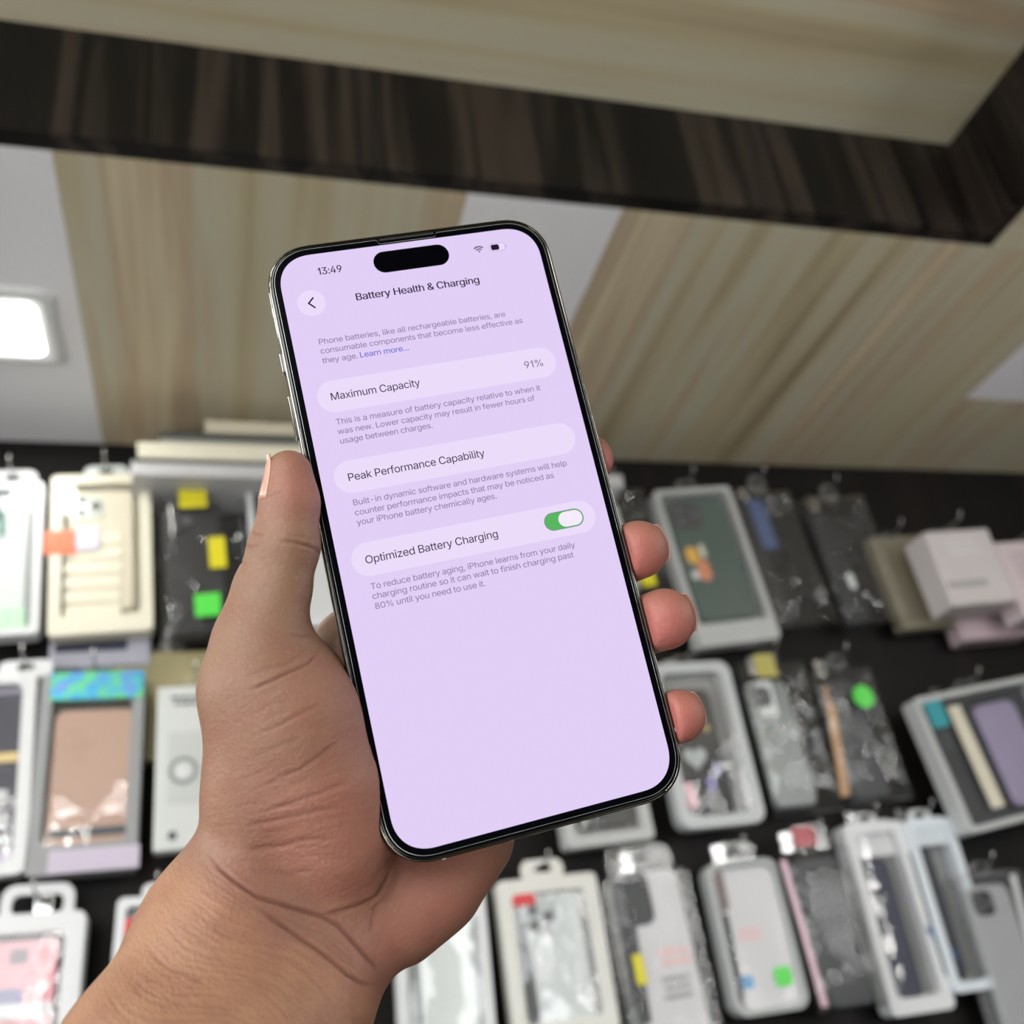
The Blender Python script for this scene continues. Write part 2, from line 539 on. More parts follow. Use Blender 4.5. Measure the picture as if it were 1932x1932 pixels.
screen = flat('screen', rr_pt(0, 0, 430, 932, 56, 14, 2.25), .010, M_SCREEN, phone)
GLYPHS = '''{" ":[188],"%":[676,[[175,283,160,284,146,286,132,291,121,297,110,305,101,314,93,324,86,335,81,347,78,360,75,373,75,388,75,412,76,426,78,440,81,452,87,464,93,476,101,486,110,495,121,503,133,509,146,513,160,516,175,517,191,516,206,513,219,509,230,503,241,495,250,486,258,476,264,464,269,452,273,440,275,426,276,412,276,388,275,373,273,360,269,347,264,335,257,324,250,314,241,305,230,297,218,291,205,286,191,284],[175,327,188,329,198,332,206,338,212,346,217,355,221,365,223,376,223,388,223,412,223,424,221,435,217,445,213,454,206,462,198,468,188,471,175,473,164,471,153,468,145,462,138,454,133,445,130,435,128,424,127,412,127,388,128,376,130,365,133,355,138,346,145,338,153,332,163,329],[501,-10,486,-9,471,-6,458,-2,446,5,436,12,426,21,419,31,412,43,407,55,403,68,401,81,400,95,400,120,401,134,403,147,407,160,412,172,419,184,427,194,436,203,447,210,458,217,471,221,486,224,501,225,517,224,531,221,544,217,556,210,566,203,576,194,583,184,590,172,595,160,598,147,600,134,601,120,601,95,600,81,598,68,594,55,589,43,583,31,575,21,566,12,555,5,544,-2,531,-6,517,-9],[501,35,513,36,523,39,531,45,538,53,543,62,546,73,548,84,549,95,549,120,548,131,546,142,543,153,538,162,532,170,524,176,513,179,501,180,489,179,479,176,471,170,464,162,459,153,456,142,453,131,453,120,453,95,453,84,455,73,459,62,464,53,470,45,479,39,489,36],[132,0,482,509,540,509,191,0]]],"&":[448,[[197,-7,173,-6,150,-2,129,4,110,12,93,22,78,34,65,47,54,62,45,78,39,96,35,114,34,133,35,149,37,163,42,177,47,189,55,201,63,213,73,224,85,235,140,279,216,335,237,352,242,357,246,363,251,369,255,375,258,382,260,389,261,397,262,405,261,417,258,427,253,437,245,445,237,452,226,457,215,460,201,461,192,460,184,459,176,456,168,453,161,449,155,444,150,438,145,431,142,424,139,416,137,408,137,399,137,389,139,380,142,372,145,363,169,327,204,284,438,0,364,0,171,231,121,293,111,306,102,319,94,331,87,344,82,357,78,370,76,384,75,398,76,415,79,430,84,445,91,458,99,470,109,481,121,491,134,499,149,505,165,510,182,513,200,513,218,513,235,510,251,505,266,499,279,491,290,482,300,471,308,459,315,447,320,433,323,419,324,404,323,393,322,382,319,372,315,362,310,352,305,342,299,333,291,325,283,317,275,308,266,301,256,293,154,217,140,206,128,195,118,185,110,174,104,164,100,154,98,143,97,131,98,119,100,108,104,97,109,87,116,78,124,70,133,63,143,57,154,53,166,49,179,47,193,46,208,47,223,50,237,54,251,59,265,66,278,75,290,84,301,95,312,108,321,121,329,136,336,151,342,168,346,186,348,205,349,224,408,224,407,201,405,180,401,161,397,144,391,128,385,115,378,103,371,92,345,62,333,47,320,34,305,23,289,14,271,7,252,1,234,-3,215,-6]]],",":[188,[[38,-119,68,71,137,71,84,-119]]],"-":[453,[[337,244,337,188,114,188,114,244]]],".":[188,[[95,-4,86,-4,78,-1,70,3,63,9,57,16,53,24,50,32,50,41,50,50,53,59,57,66,63,73,70,79,78,83,86,86,95,87,104,86,113,83,121,79,128,73,134,66,138,59,140,50,141,41,140,32,138,24,134,16,128,9,121,3,113,-1,104,-4]]],"0":[453,[[227,-7,199,-5,174,1,151,11,130,24,111,41,95,62,80,86,69,113,60,144,53,178,49,214,48,254,49,294,53,330,60,364,69,395,81,422,95,447,112,467,130,484,151,498,174,508,200,514,227,516,254,514,279,508,302,498,323,484,342,467,358,447,372,422,384,395,393,364,400,330,404,294,405,254,404,214,400,178,393,144,384,113,373,86,359,62,342,41,323,24,302,11,279,1,254,-5],[227,50,245,51,261,56,276,63,290,74,303,87,313,103,323,122,330,144,336,168,340,194,343,223,344,254,343,285,340,314,336,341,330,365,323,387,313,405,303,422,290,435,276,446,261,453,245,458,227,460,209,458,192,453,177,446,163,435,151,422,140,405,131,387,123,365,117,341,113,314,110,285,109,254,110,223,113,194,117,168,123,144,131,122,140,103,151,87,163,74,177,63,192,56,209,51]]],"1":[300,[[48,392,168,509,226,509,226,0,160,0,160,426,48,322]]],"3":[453,[[218,-7,195,-6,173,-3,152,2,133,10,114,19,98,30,83,43,70,57,60,74,52,91,46,111,44,132,109,132,111,119,115,107,120,97,126,87,134,78,144,71,154,64,165,59,178,55,191,52,204,50,219,50,234,51,248,53,262,56,275,61,287,67,297,74,307,83,315,93,321,104,325,116,328,130,329,145,328,158,326,172,322,184,316,196,308,207,299,217,288,226,275,234,260,240,242,244,223,247,201,248,157,248,157,299,288,448,288,452,70,452,70,509,372,509,372,461,211,278,211,289,239,290,264,288,287,284,308,276,327,265,344,253,359,239,371,222,381,205,387,186,392,166,393,145,392,123,387,103,380,84,370,66,358,50,344,36,327,23,309,12,288,4,266,-2,243,-6]]],"4":[453,[[40,105,40,158,247,509,311,509,109,166,109,163,413,163,413,105],[282,0,282,121,282,146,282,318,343,318,343,0]]],"8":[453,[[226,-7,201,-6,178,-2,156,3,136,11,117,21,101,33,86,47,74,62,64,78,57,96,53,115,52,135,53,151,55,166,59,181,65,195,72,208,81,220,90,231,101,241,113,249,125,256,139,261,153,265,153,267,135,273,119,282,105,293,93,308,83,324,76,342,72,360,70,380,72,399,75,417,82,434,90,450,101,464,114,477,129,488,146,498,164,506,184,511,204,514,226,516,248,514,269,511,288,506,306,498,323,488,337,477,350,464,361,450,370,434,377,417,380,399,382,380,380,361,376,342,369,324,359,308,347,293,333,282,318,273,300,267,300,265,314,261,327,256,339,249,351,241,362,231,372,220,380,208,387,195,393,181,397,166,400,151,401,135,399,115,395,96,388,78,378,62,366,47,352,33,335,21,317,11,296,3,275,-2,251,-6],[226,49,243,50,258,52,272,55,285,60,296,66,307,74,315,82,323,91,329,102,333,113,336,126,337,139,336,152,333,165,329,177,322,189,314,199,305,208,295,216,283,223,270,228,256,232,242,234,226,235,211,234,196,232,182,228,169,223,157,216,147,208,138,199,130,189,123,177,119,165,116,152,115,139,116,126,119,113,123,102,129,91,136,82,145,74,156,66,167,60,180,55,195,52,210,50],[226,290,239,290,252,292,263,296,274,300,284,306,293,313,300,321,307,330,312,341,316,351,318,363,319,376,318,388,316,399,313,410,308,420,301,429,294,437,285,444,275,449,264,454,252,457,240,459,226,460,213,459,200,457,188,454,177,449,167,444,159,437,151,429,145,420,139,410,136,399,134,388,133,376,134,363,136,351,139,341,145,330,151,321,159,313,168,306,178,300,189,296,201,292,213,290]]],"9":[453,[[226,516,249,514,271,510,291,503,310,494,328,482,343,468,356,452,368,434,377,414,384,393,388,371,389,347,388,328,385,309,380,290,373,270,363,248,350,224,334,197,315,168,200,0,130,0,301,248,307,248,303,240,299,234,294,227,287,221,281,215,273,210,265,206,257,202,248,199,238,196,228,195,218,195,195,196,175,199,155,206,137,214,121,225,106,237,94,252,83,269,74,287,68,307,65,329,64,352,65,375,69,397,75,417,85,436,96,454,110,469,125,483,143,494,162,504,182,510,203,514],[226,460,212,459,199,457,186,452,174,446,163,438,154,429,145,419,138,407,133,395,129,381,126,367,125,352,126,336,129,322,133,308,138,295,145,284,154,274,163,265,174,257,186,251,199,247,212,244,226,243,240,244,254,247,267,251,279,257,289,265,299,273,307,284,314,295,320,308,324,321,327,335,327,350,327,366,324,381,320,394,314,407,307,419,299,429,290,438,279,446,267,452,254,457,241,459]]],":":[188,[[95,-4,86,-4,78,-1,70,3,63,9,57,16,53,24,50,32,50,41,50,50,53,59,57,66,63,73,70,79,78,83,86,86,95,87,104,86,113,83,121,79,128,73,134,66,138,59,140,50,141,41,140,32,138,24,134,16,128,9,121,3,113,-1,104,-4],[95,271,86,272,78,274,70,278,63,284,57,291,53,299,50,307,50,316,50,325,53,334,57,342,63,349,70,354,78,359,86,361,95,362,104,361,113,359,121,354,128,349,134,342,138,334,140,325,141,316,140,307,138,299,134,291,128,284,121,278,113,274,104,272]]],"B":[456,[[60,0,60,509,241,509,266,508,289,504,310,499,329,491,345,481,359,469,371,456,381,442,388,426,394,410,397,392,398,374,397,358,395,344,392,331,387,320,380,310,373,301,365,293,356,286,347,280,336,275,326,270,315,267,315,262,327,261,339,257,351,252,363,245,374,237,385,227,394,216,402,203,409,189,414,173,417,155,418,136,417,117,413,100,408,83,400,67,390,52,377,39,362,28,344,18,324,10,301,4,275,1,247,0],[125,57,245,57,272,58,296,63,315,70,330,80,341,92,349,105,354,120,355,137,355,149,352,161,348,173,342,184,335,194,327,203,317,211,306,218,293,224,279,228,264,230,248,231,125,231],[125,285,238,285,252,286,265,288,277,291,288,296,299,302,308,309,316,317,323,326,329,337,333,348,335,359,336,372,334,388,330,403,323,417,313,429,299,439,283,446,263,450,240,452,125,452]]],"C":[510,[[267,-7,235,-5,205,1,177,11,150,25,126,42,104,63,86,88,70,115,57,146,48,179,42,215,40,254,42,293,48,329,57,362,70,393,86,421,104,445,126,466,150,484,177,498,205,508,235,514,267,516,286,515,305,513,323,509,340,504,357,498,373,490,388,481,402,471,415,460,427,447,438,433,448,418,456,402,463,385,469,367,473,348,408,348,405,361,401,373,395,384,389,395,382,404,375,413,366,421,357,428,348,435,337,440,327,445,315,449,304,452,292,454,280,455,267,456,245,454,223,450,203,443,184,432,166,419,150,403,137,385,125,364,116,340,109,314,105,285,103,254,105,223,109,194,116,168,125,145,137,123,151,105,166,89,184,76,203,66,223,59,245,54,267,53,280,53,292,55,304,57,315,60,327,64,337,69,348,74,357,81,366,88,375,96,382,105,389,114,395,125,401,136,405,148,408,160,473,160,469,142,463,124,457,107,448,91,438,76,428,62,416,49,402,38,388,28,373,19,357,11,341,5,323,0,305,-4,286,-6]]],"H":[517,[[60,0,60,509,125,509,125,289,392,289,392,509,457,509,457,0,392,0,392,232,125,232,125,0]]],"L":[393,[[60,0,60,509,125,509,125,57,361,57,361,0]]],"M":[628,[[60,0,60,509,152,509,277,187,287,159,299,123,311,84,322,49,307,49,318,83,330,121,342,158,352,187,476,509,568,509,568,0,504,0,504,291,504,327,505,369,506,413,507,457,513,457,498,409,482,363,467,322,456,291,342,0,286,0,170,291,159,321,145,361,129,408,112,457,119,457,120,416,121,372,122,328,122,291,122,0]]],"O":[533,[[267,-7,235,-5,205,1,177,11,150,25,126,42,105,63,86,88,70,115,57,146,48,179,42,215,40,254,42,293,48,329,57,362,70,393,86,421,105,445,126,466,150,484,177,498,205,508,235,514,267,516,299,514,329,508,357,498,384,484,408,466,429,445,448,421,464,393,477,362,486,329,491,293,493,254,491,215,486,179,477,146,464,115,448,88,429,63,408,42,384,25,357,11,329,1,299,-5],[267,53,289,54,310,59,330,66,349,76,367,89,383,105,396,123,408,144,418,168,425,194,429,223,430,254,429,286,425,314,418,341,408,365,396,386,383,404,367,420,349,433,330,443,310,450,289,454,267,456,245,454,223,450,203,443,184,433,167,420,151,404,137,385,125,364,116,340,109,314,105,285,103,254,105,223,109,194,116,168,125,144,137,123,151,105,167,89,184,76,203,66,223,59,245,54]]],"P":[445,[[60,0,60,509,235,509,263,507,289,503,312,497,332,487,350,476,366,462,379,447,390,430,398,411,404,391,407,370,409,348,407,325,404,304,398,284,390,265,379,248,366,233,350,219,332,207,312,198,289,191,263,187,235,186,109,186,109,242,233,242,252,243,269,246,284,250,297,256,308,264,318,272,327,282,333,294,338,306,342,319,344,333,344,348,344,362,342,376,338,389,333,402,326,413,318,423,308,431,297,439,284,444,268,449,251,451,232,452,125,452,125,0]]],"T":[449,[[32,452,32,509,417,509,417,452,257,452,257,0,193,0,193,452]]],"a":[389,[[160,-9,142,-8,126,-5,110,-1,94,5,80,12,68,22,57,32,48,45,40,58,35,73,31,90,30,108,31,123,34,138,38,150,43,161,50,171,58,179,67,187,78,193,89,199,100,203,112,207,125,211,178,220,234,227,244,228,252,230,259,232,265,235,270,238,273,243,275,248,276,255,276,257,275,268,273,279,271,288,267,297,262,304,256,311,248,317,240,322,230,326,220,329,208,330,196,331,183,330,171,329,159,326,149,322,140,318,132,313,124,307,118,301,112,294,107,288,103,281,100,274,41,291,48,308,57,322,67,335,79,346,91,355,104,364,118,370,133,375,148,379,163,382,179,384,194,384,204,384,215,383,227,382,239,379,251,376,263,372,275,367,286,360,296,353,306,343,315,333,322,320,329,306,333,290,336,272,337,251,337,0,277,0,277,52,272,52,269,45,264,38,258,32,252,25,244,18,236,12,226,6,215,1,203,-3,190,-6,176,-8],[170,45,187,46,202,49,216,53,228,59,239,66,248,74,257,83,263,93,269,104,272,115,275,126,276,138,276,190,273,188,270,186,265,184,259,182,231,176,200,171,175,168,134,159,125,155,117,150,110,145,103,139,98,132,95,124,93,115,92,105,92,95,94,87,98,79,102,72,107,66,114,61,121,56,130,52,139,49,149,47,159,46]]],"b":[424,[[229,-8,213,-7,198,-5,184,-1,172,4,162,10,153,17,145,24,138,31,118,59,112,59,112,0,53,0,53,509,114,509,114,319,118,319,137,346,144,353,152,360,161,367,171,373,183,378,197,381,212,384,229,384,252,383,274,378,294,371,313,361,330,347,345,332,359,313,370,293,379,270,385,245,389,218,390,189,389,160,385,133,379,108,370,84,359,64,346,45,330,29,313,16,294,5,274,-2,252,-7],[220,47,237,48,253,51,267,57,279,66,291,76,301,88,309,101,316,117,321,133,325,151,327,170,328,189,327,209,325,227,321,245,316,261,309,276,301,290,291,301,280,311,267,319,253,325,237,329,220,330,203,329,188,325,174,320,161,312,150,302,140,291,132,278,125,263,120,247,116,229,113,210,113,189,113,169,116,150,120,132,125,115,132,100,140,86,150,75,162,65,174,57,188,51,204,48]]],"c":[396,[[207,-8,182,-7,159,-2,137,6,117,16,98,30,82,46,68,64,56,85,46,108,40,133,36,159,34,187,36,216,40,243,46,268,56,291,68,312,82,330,98,346,117,360,137,371,159,378,182,383,207,384,221,384,234,383,247,380,260,377,272,373,284,368,295,362,305,356,315,349,324,341,332,332,340,322,347,312,353,301,358,289,362,277,303,262,301,269,298,276,294,283,290,289,286,295,281,301,276,306,270,311,264,315,257,319,250,322,242,325,234,327,226,329,217,329,207,330,189,329,173,325,158,319,145,310,134,300,124,287,115,274,108,258,103,242,99,224,97,206,96,187,97,169,99,151,103,134,108,117,115,102,124,89,134,76,145,66,158,57,173,51,189,48,207,46,217,47,226,48,234,49,243,52,250,54,258,58,264,62,271,66,277,71,282,76,287,82,292,89,296,95,299,102,302,110,304,117,363,102,359,90,354,78,348,67,341,56,334,46,325,37,316,29,306,21,296,15,285,9,273,4,261,-1,248,-4,235,-6,221,-8]]],"d":[424,[[195,-8,172,-7,151,-2,130,5,111,16,94,29,79,45,66,64,55,84,46,108,39,133,35,160,34,189,35,218,39,245,46,270,55,293,66,313,79,332,95,347,112,361,131,371,151,378,173,383,196,384,213,384,228,381,241,378,253,373,263,367,272,360,280,353,287,346,306,319,311,319,311,509,372,509,372,0,313,0,313,59,307,59,287,31,280,24,272,17,263,10,252,4,241,-1,227,-5,212,-7],[205,47,221,48,236,51,250,57,263,65,274,75,284,86,293,100,299,115,305,132,309,150,311,169,312,189,311,210,309,229,305,247,300,263,293,278,284,291,275,302,263,312,251,320,237,325,221,329,205,330,187,329,172,325,157,319,145,311,133,301,124,290,115,276,108,261,103,245,99,227,97,209,96,189,97,170,99,151,103,133,109,117,115,101,124,88,134,76,145,66,158,57,172,51,188,48]]],"e":[404,[[212,-8,185,-7,161,-2,138,6,117,16,98,30,82,46,68,64,56,85,46,108,40,132,35,159,34,187,35,215,39,242,46,267,55,290,67,311,81,329,97,346,115,359,135,370,157,378,180,383,205,384,221,384,236,382,251,379,266,374,280,368,294,361,307,351,319,341,331,329,341,315,350,299,357,282,363,263,368,242,370,219,371,194,371,169,75,169,75,221,338,221,310,202,309,220,307,237,303,254,298,269,291,282,283,294,273,305,263,314,250,321,237,326,222,329,205,330,189,329,173,326,159,321,146,313,135,304,125,294,116,282,109,270,103,256,99,241,97,226,96,211,96,178,97,157,100,139,104,122,110,106,118,92,128,80,139,70,151,61,165,55,179,50,195,47,212,46,224,47,234,48,244,50,254,53,263,56,271,61,278,66,285,73,292,80,297,88,302,96,306,105,365,91,360,77,353,63,345,51,335,39,324,29,311,19,298,11,283,4,266,-1,249,-5,231,-7]]],"f":[254,[[228,379,228,327,6,327,6,379],[81,0,81,432,82,447,84,461,89,474,96,486,104,496,113,505,124,513,135,519,148,524,161,527,174,529,187,530,222,527,243,521,227,468,215,472,195,474,182,473,171,470,162,466,154,460,149,452,145,443,142,431,142,419,142,0]]],"g":[425,[[207,-151,187,-150,168,-148,150,-144,134,-140,119,-134,105,-127,93,-119,82,-110,73,-101,64,-91,57,-80,51,-69,101,-41,122,-66,128,-72,136,-78,145,-83,154,-88,165,-92,178,-95,192,-97,207,-97,229,-96,249,-92,267,-85,282,-75,295,-62,304,-47,310,-28,311,-6,311,68,306,68,287,41,280,34,272,28,263,21,252,16,241,11,227,8,212,5,195,5,173,6,152,10,132,17,113,27,95,39,80,53,67,71,55,90,46,112,39,136,35,163,34,191,35,220,39,246,46,271,55,293,66,314,80,332,95,347,112,361,131,371,152,378,173,383,196,384,213,384,228,382,242,378,253,373,264,367,273,360,281,353,288,346,308,319,313,319,313,379,372,379,372,-9,371,-32,367,-54,360,-73,350,-90,338,-104,324,-117,308,-127,291,-136,271,-142,251,-147,229,-150],[205,59,222,60,237,63,251,68,264,75,275,84,285,95,293,107,300,121,305,137,309,154,312,172,312,193,312,212,309,231,305,248,300,264,293,278,285,291,275,303,264,312,251,320,237,325,222,329,205,330,188,329,172,325,158,320,145,312,134,302,124,290,115,277,109,262,103,246,99,229,97,212,96,193,97,173,99,155,103,138,109,123,116,108,124,96,134,85,145,76,158,68,172,63,188,60]]],"h":[410,[[114,227,114,0,53,0,53,509,114,509,114,287,102,287,112,312,124,332,137,349,152,362,169,372,187,379,207,383,227,384,246,383,264,380,280,376,295,369,309,360,321,349,332,336,341,321,348,304,353,285,356,264,357,240,357,0,296,0,296,235,295,256,290,275,283,291,273,304,260,315,246,323,229,328,210,329,197,328,184,326,172,322,161,317,150,311,141,303,133,293,126,283,121,271,117,257,114,243]]],"i":[167,[[53,0,53,379,114,379,114,0],[84,443,75,444,67,446,60,449,54,455,48,461,44,468,42,475,41,483,42,491,44,499,48,506,54,512,60,517,67,521,75,523,84,524,92,523,100,521,107,517,114,512,119,506,123,499,126,491,126,483,126,475,123,468,119,461,114,455,107,449,100,446,92,444]]],"k":[381,[[110,137,110,212,121,212,284,379,360,379,184,199,177,199],[53,0,53,509,114,509,114,0],[294,0,148,186,191,229,372,0]]],"l":[189,[[139,-2,119,-1,101,3,86,10,74,20,65,33,58,47,54,65,53,84,53,509,114,509,114,99,114,87,115,77,117,68,120,62,124,58,130,54,137,53,146,52,160,53,170,54,181,3,162,-1]]],"m":[610,[[53,0,53,379,112,379,112,295,108,295,112,310,118,323,125,335,132,346,141,355,151,363,161,370,172,376,183,380,195,384,207,386,219,386,239,385,257,380,273,372,287,361,299,347,309,331,316,314,321,295,312,295,317,308,322,321,329,332,337,343,347,353,357,361,368,369,381,375,394,380,407,383,422,385,437,386,453,385,468,383,483,378,497,372,510,364,522,354,532,342,541,328,548,313,553,296,556,276,557,255,557,0,496,0,496,254,494,273,490,289,483,302,473,313,460,321,447,326,433,329,419,330,406,330,395,328,384,324,374,320,365,314,358,307,351,299,345,290,341,280,338,270,336,259,335,247,335,0,274,0,274,260,273,275,269,288,262,301,253,311,242,320,229,326,215,329,199,330,188,330,178,328,168,325,158,320,148,314,140,307,132,299,126,289,121,278,117,266,114,253,114,238,114,0]]],"n":[410,[[114,227,114,0,53,0,53,379,112,379,112,287,102,287,112,312,124,332,137,349,152,362,169,372,187,379,207,383,227,384,246,383,264,380,280,376,295,369,309,360,321,349,332,336,341,321,348,304,353,285,356,264,357,240,357,0,296,0,296,235,295,256,290,275,283,291,273,304,260,315,246,323,229,328,210,329,197,328,184,326,172,322,161,317,150,311,141,303,133,293,126,283,121,271,117,257,114,243]]],"o":[415,[[207,-8,182,-7,159,-2,137,6,117,16,98,30,82,46,68,64,56,85,46,108,40,133,36,159,34,187,36,216,40,243,46,268,56,291,68,312,82,330,98,346,117,360,137,371,159,378,182,383,207,384,233,383,256,378,278,371,299,360,317,346,333,330,347,312,359,291,369,268,376,243,380,216,381,187,380,159,376,133,369,108,359,85,347,64,333,46,317,30,299,16,278,6,256,-2,233,-7],[207,46,226,48,242,51,257,57,270,66,282,76,292,89,300,102,307,117,312,134,316,151,318,169,319,187,318,206,316,224,312,242,307,258,300,274,292,287,282,300,270,310,257,319,242,325,226,329,207,330,189,329,173,325,158,319,145,310,134,300,124,287,115,274,108,258,103,242,99,224,97,206,96,187,97,169,99,151,103,134,108,117,115,102,124,89,134,76,145,66,158,57,173,51,189,48]]],"p":[424,[[53,-143,53,379,112,379,112,319,118,319,137,346,144,353,152,360,161,367,171,373,183,378,197,381,212,384,229,384,252,383,274,378,294,371,313,361,330,347,345,332,359,313,370,293,379,270,385,245,389,218,390,189,389,160,385,133,379,108,370,84,359,64,346,45,330,29,313,16,294,5,274,-2,252,-7,229,-8,213,-7,198,-5,184,-1,173,4,162,10,153,17,145,24,138,31,118,59,114,59,114,-143],[220,47,237,48,253,51,267,57,279,66,291,76,301,88,309,101,316,117,321,133,325,151,327,170,328,189,327,209,325,227,321,245,316,261,309,276,301,290,291,301,280,311,267,319,253,325,237,329,220,330,203,329,188,325,174,320,161,312,150,302,140,291,132,278,125,263,120,247,116,229,113,210,113,189,113,169,116,150,120,132,125,115,132,100,140,86,150,75,162,65,174,57,188,51,204,48]]],"r":[259,[[53,0,53,379,112,379,112,321,115,321,122,335,130,347,140,358,152,367,166,375,181,380,196,384,213,385,229,384,243,384,243,322,230,324,207,326,194,325,182,323,170,319,159,315,149,309,140,301,132,293,126,284,121,273,117,262,114,250,114,237,114,0]]],"s":[365,[[182,-8,163,-7,145,-5,128,-2,112,3,98,10,84,18,72,27,62,38,53,50,45,63,40,78,36,94,94,107,99,92,105,79,114,69,124,60,136,54,150,49,165,46,181,45,200,46,217,50,232,55,244,62,255,71,262,81,267,91,268,103,267,112,265,121,260,129,254,136,246,142,237,147,225,151,212,155,149,170,125,177,104,186,87,196,72,208,61,222,53,237,48,255,47,274,48,290,51,305,57,319,65,332,75,343,87,354,100,363,115,370,131,377,149,381,167,384,187,384,206,384,223,381,239,378,254,372,267,366,279,358,290,349,299,339,307,328,314,316,319,303,324,290,268,277,264,288,258,298,251,307,243,316,232,323,219,328,205,331,187,333,171,332,156,329,143,324,131,317,121,308,114,299,110,289,109,277,110,267,112,258,117,250,124,243,133,237,144,232,157,227,172,223,229,209,254,202,275,194,292,183,306,171,317,158,325,142,330,125,331,107,330,90,326,75,321,61,312,47,302,35,290,24,276,15,260,6,242,0,223,-5,203,-7]]],"t":[227,[[204,379,204,327,6,327,6,379],[65,471,126,471,126,98,127,86,128,76,132,68,136,61,142,56,150,53,159,51,170,50,185,51,202,54,213,2,192,-3,168,-4,145,-3,125,2,107,10,92,21,80,35,72,52,67,71,65,93]]],"u":[410,[[182,-5,164,-4,146,-1,130,4,115,11,101,20,89,31,78,44,69,59,62,76,57,95,54,116,53,139,53,379,114,379,114,144,115,123,119,105,127,89,137,75,150,64,164,56,181,52,200,50,213,51,226,53,238,57,249,62,259,69,268,77,276,86,283,97,289,109,293,122,295,137,296,153,296,379,357,379,357,0,298,0,298,92,307,92,297,67,286,47,272,30,257,17,240,7,222,0,203,-4]]],"v":[389,[[163,0,17,379,84,379,165,155,187,87,206,21,184,21,203,87,224,155,305,379,371,379,226,0]]],"w":[567,[[138,0,23,379,87,379,133,214,154,137,175,41,165,41,186,135,206,214,252,379,316,379,362,214,382,136,402,41,391,41,413,135,434,214,480,379,545,379,429,0,368,0,319,172,305,225,291,280,277,338,291,338,277,280,263,225,248,172,199,0]]],"x":[379,[[21,0,171,218,171,171,29,379,100,379,147,306,179,253,207,206,175,206,202,253,233,306,282,379,352,379,209,169,209,214,358,0,287,0,231,85,200,136,173,182,205,182,178,136,148,85,91,0]]],"y":[389,[[47,-139,61,-86,71,-87,80,-89,88,-90,96,-90,104,-89,111,-87,118,-84,124,-80,130,-74,136,-67,141,-58,146,-48,151,-36,163,-1,17,379,84,379,165,155,187,87,206,21,184,21,202,87,224,155,305,379,371,379,204,-58,198,-72,191,-85,184,-97,177,-107,168,-116,159,-124,150,-130,139,-136,128,-140,117,-143,104,-145,91,-145,65,-143]]],"z":[380,[[42,0,42,46,254,320,254,323,48,323,48,379,333,379,333,331,126,60,126,56,339,56,339,0]]]}'''
GLY = json.loads(GLYPHS)


GCACHE = {}

def glyph(c):
    """letter outline filled by the non-zero rule, as flat trapezoids"""
    if c in GCACHE:
        return GCACHE[c]
    E_, ys = [], set()
    for s in GLY[c][1]:
        P_ = [(s[2 * i], s[2 * i + 1]) for i in range(len(s) // 2)]
        for a, b in zip(P_, P_[1:] + P_[:1]):
            ys.add(a[1])
            if a[1] != b[1]:
                E_.append((a, b, 1) if a[1] < b[1] else (b, a, -1))
    lo, hi = min(ys), max(ys)
    for k in range(lo, hi, 14):
        ys.add(k)
    ys = sorted(ys)
    vs, fs = [], []
    for y0, y1 in zip(ys[:-1], ys[1:]):
        ym = (y0 + y1) / 2
        X = []
        for a, b, d in E_:
            if a[1] < ym < b[1]:
                f = lambda y: a[0] + (b[0] - a[0]) * (y - a[1]) / (b[1] - a[1])
                X.append((f(ym), f(y0), f(y1), d))
        X.sort()
        w = 0
        for x in X:
            if w == 0:
                st = x
            w += x[3]
            if w == 0:
                o = len(vs)
                vs += [(st[1] / 1000, y0 / 1000), (x[1] / 1000, y0 / 1000), (x[2] / 1000, y1 / 1000), (st[2] / 1000, y1 / 1000)]
                fs.append((o, o + 1, o + 2, o + 3))
    GCACHE[c] = (vs, fs)
    return GCACHE[c]


def text(name, lines, m, parent, z=.034, size=17.0, bold=0.0):
    """lines: (string, left pt, right pt, baseline pt); ink box is fitted between left and right"""
    V, Fc = [], []
    for s, x0, x1, yb in lines:
        pen, items = 0, []
        for c in s:
            adv = GLY[c][0] - 18
            items.append((c, pen / 1000))
            pen += adv
        tot = pen / 1000 - .08
        kx = (x1 - x0) / (tot * size)
        for c, px in items:
            if c == ' ':
                continue
            vs, fs = glyph(c)
            for sh in ((0.0,) if not bold else (-bold, 0.0, bold)):
                o = len(V)
                for a, b in vs:
                    q = upt(x0 + (px + a - .04 + sh) * size * kx, yb - b * size * 1.385)
                    V.append((q[0] * MM, q[1] * MM, (z + sh * .05) * MM))
                Fc += [tuple(i + o for i in f) for f in fs]
    me = bpy.data.meshes.new(name)
    me.from_pydata(V, [], Fc)
    me.update()
    return link(name, me, m, parent)


text('clock_text', [('13:49', 62.2, 100.2, 36.6)], M_INK, screen, size=17, bold=.006)
text('title_text', [('Battery Health & Charging', 112.6, 316.3, 88.6)], M_INK, screen, size=17, bold=.010)
bb = flat('back_button', [(42.1 + 22 * math.cos(t * math.pi / 24), 82 + 22 * math.sin(t * math.pi / 24)) for t in range(48)], .022, M_CARD, screen)
stroke = lambda pts, w: pts


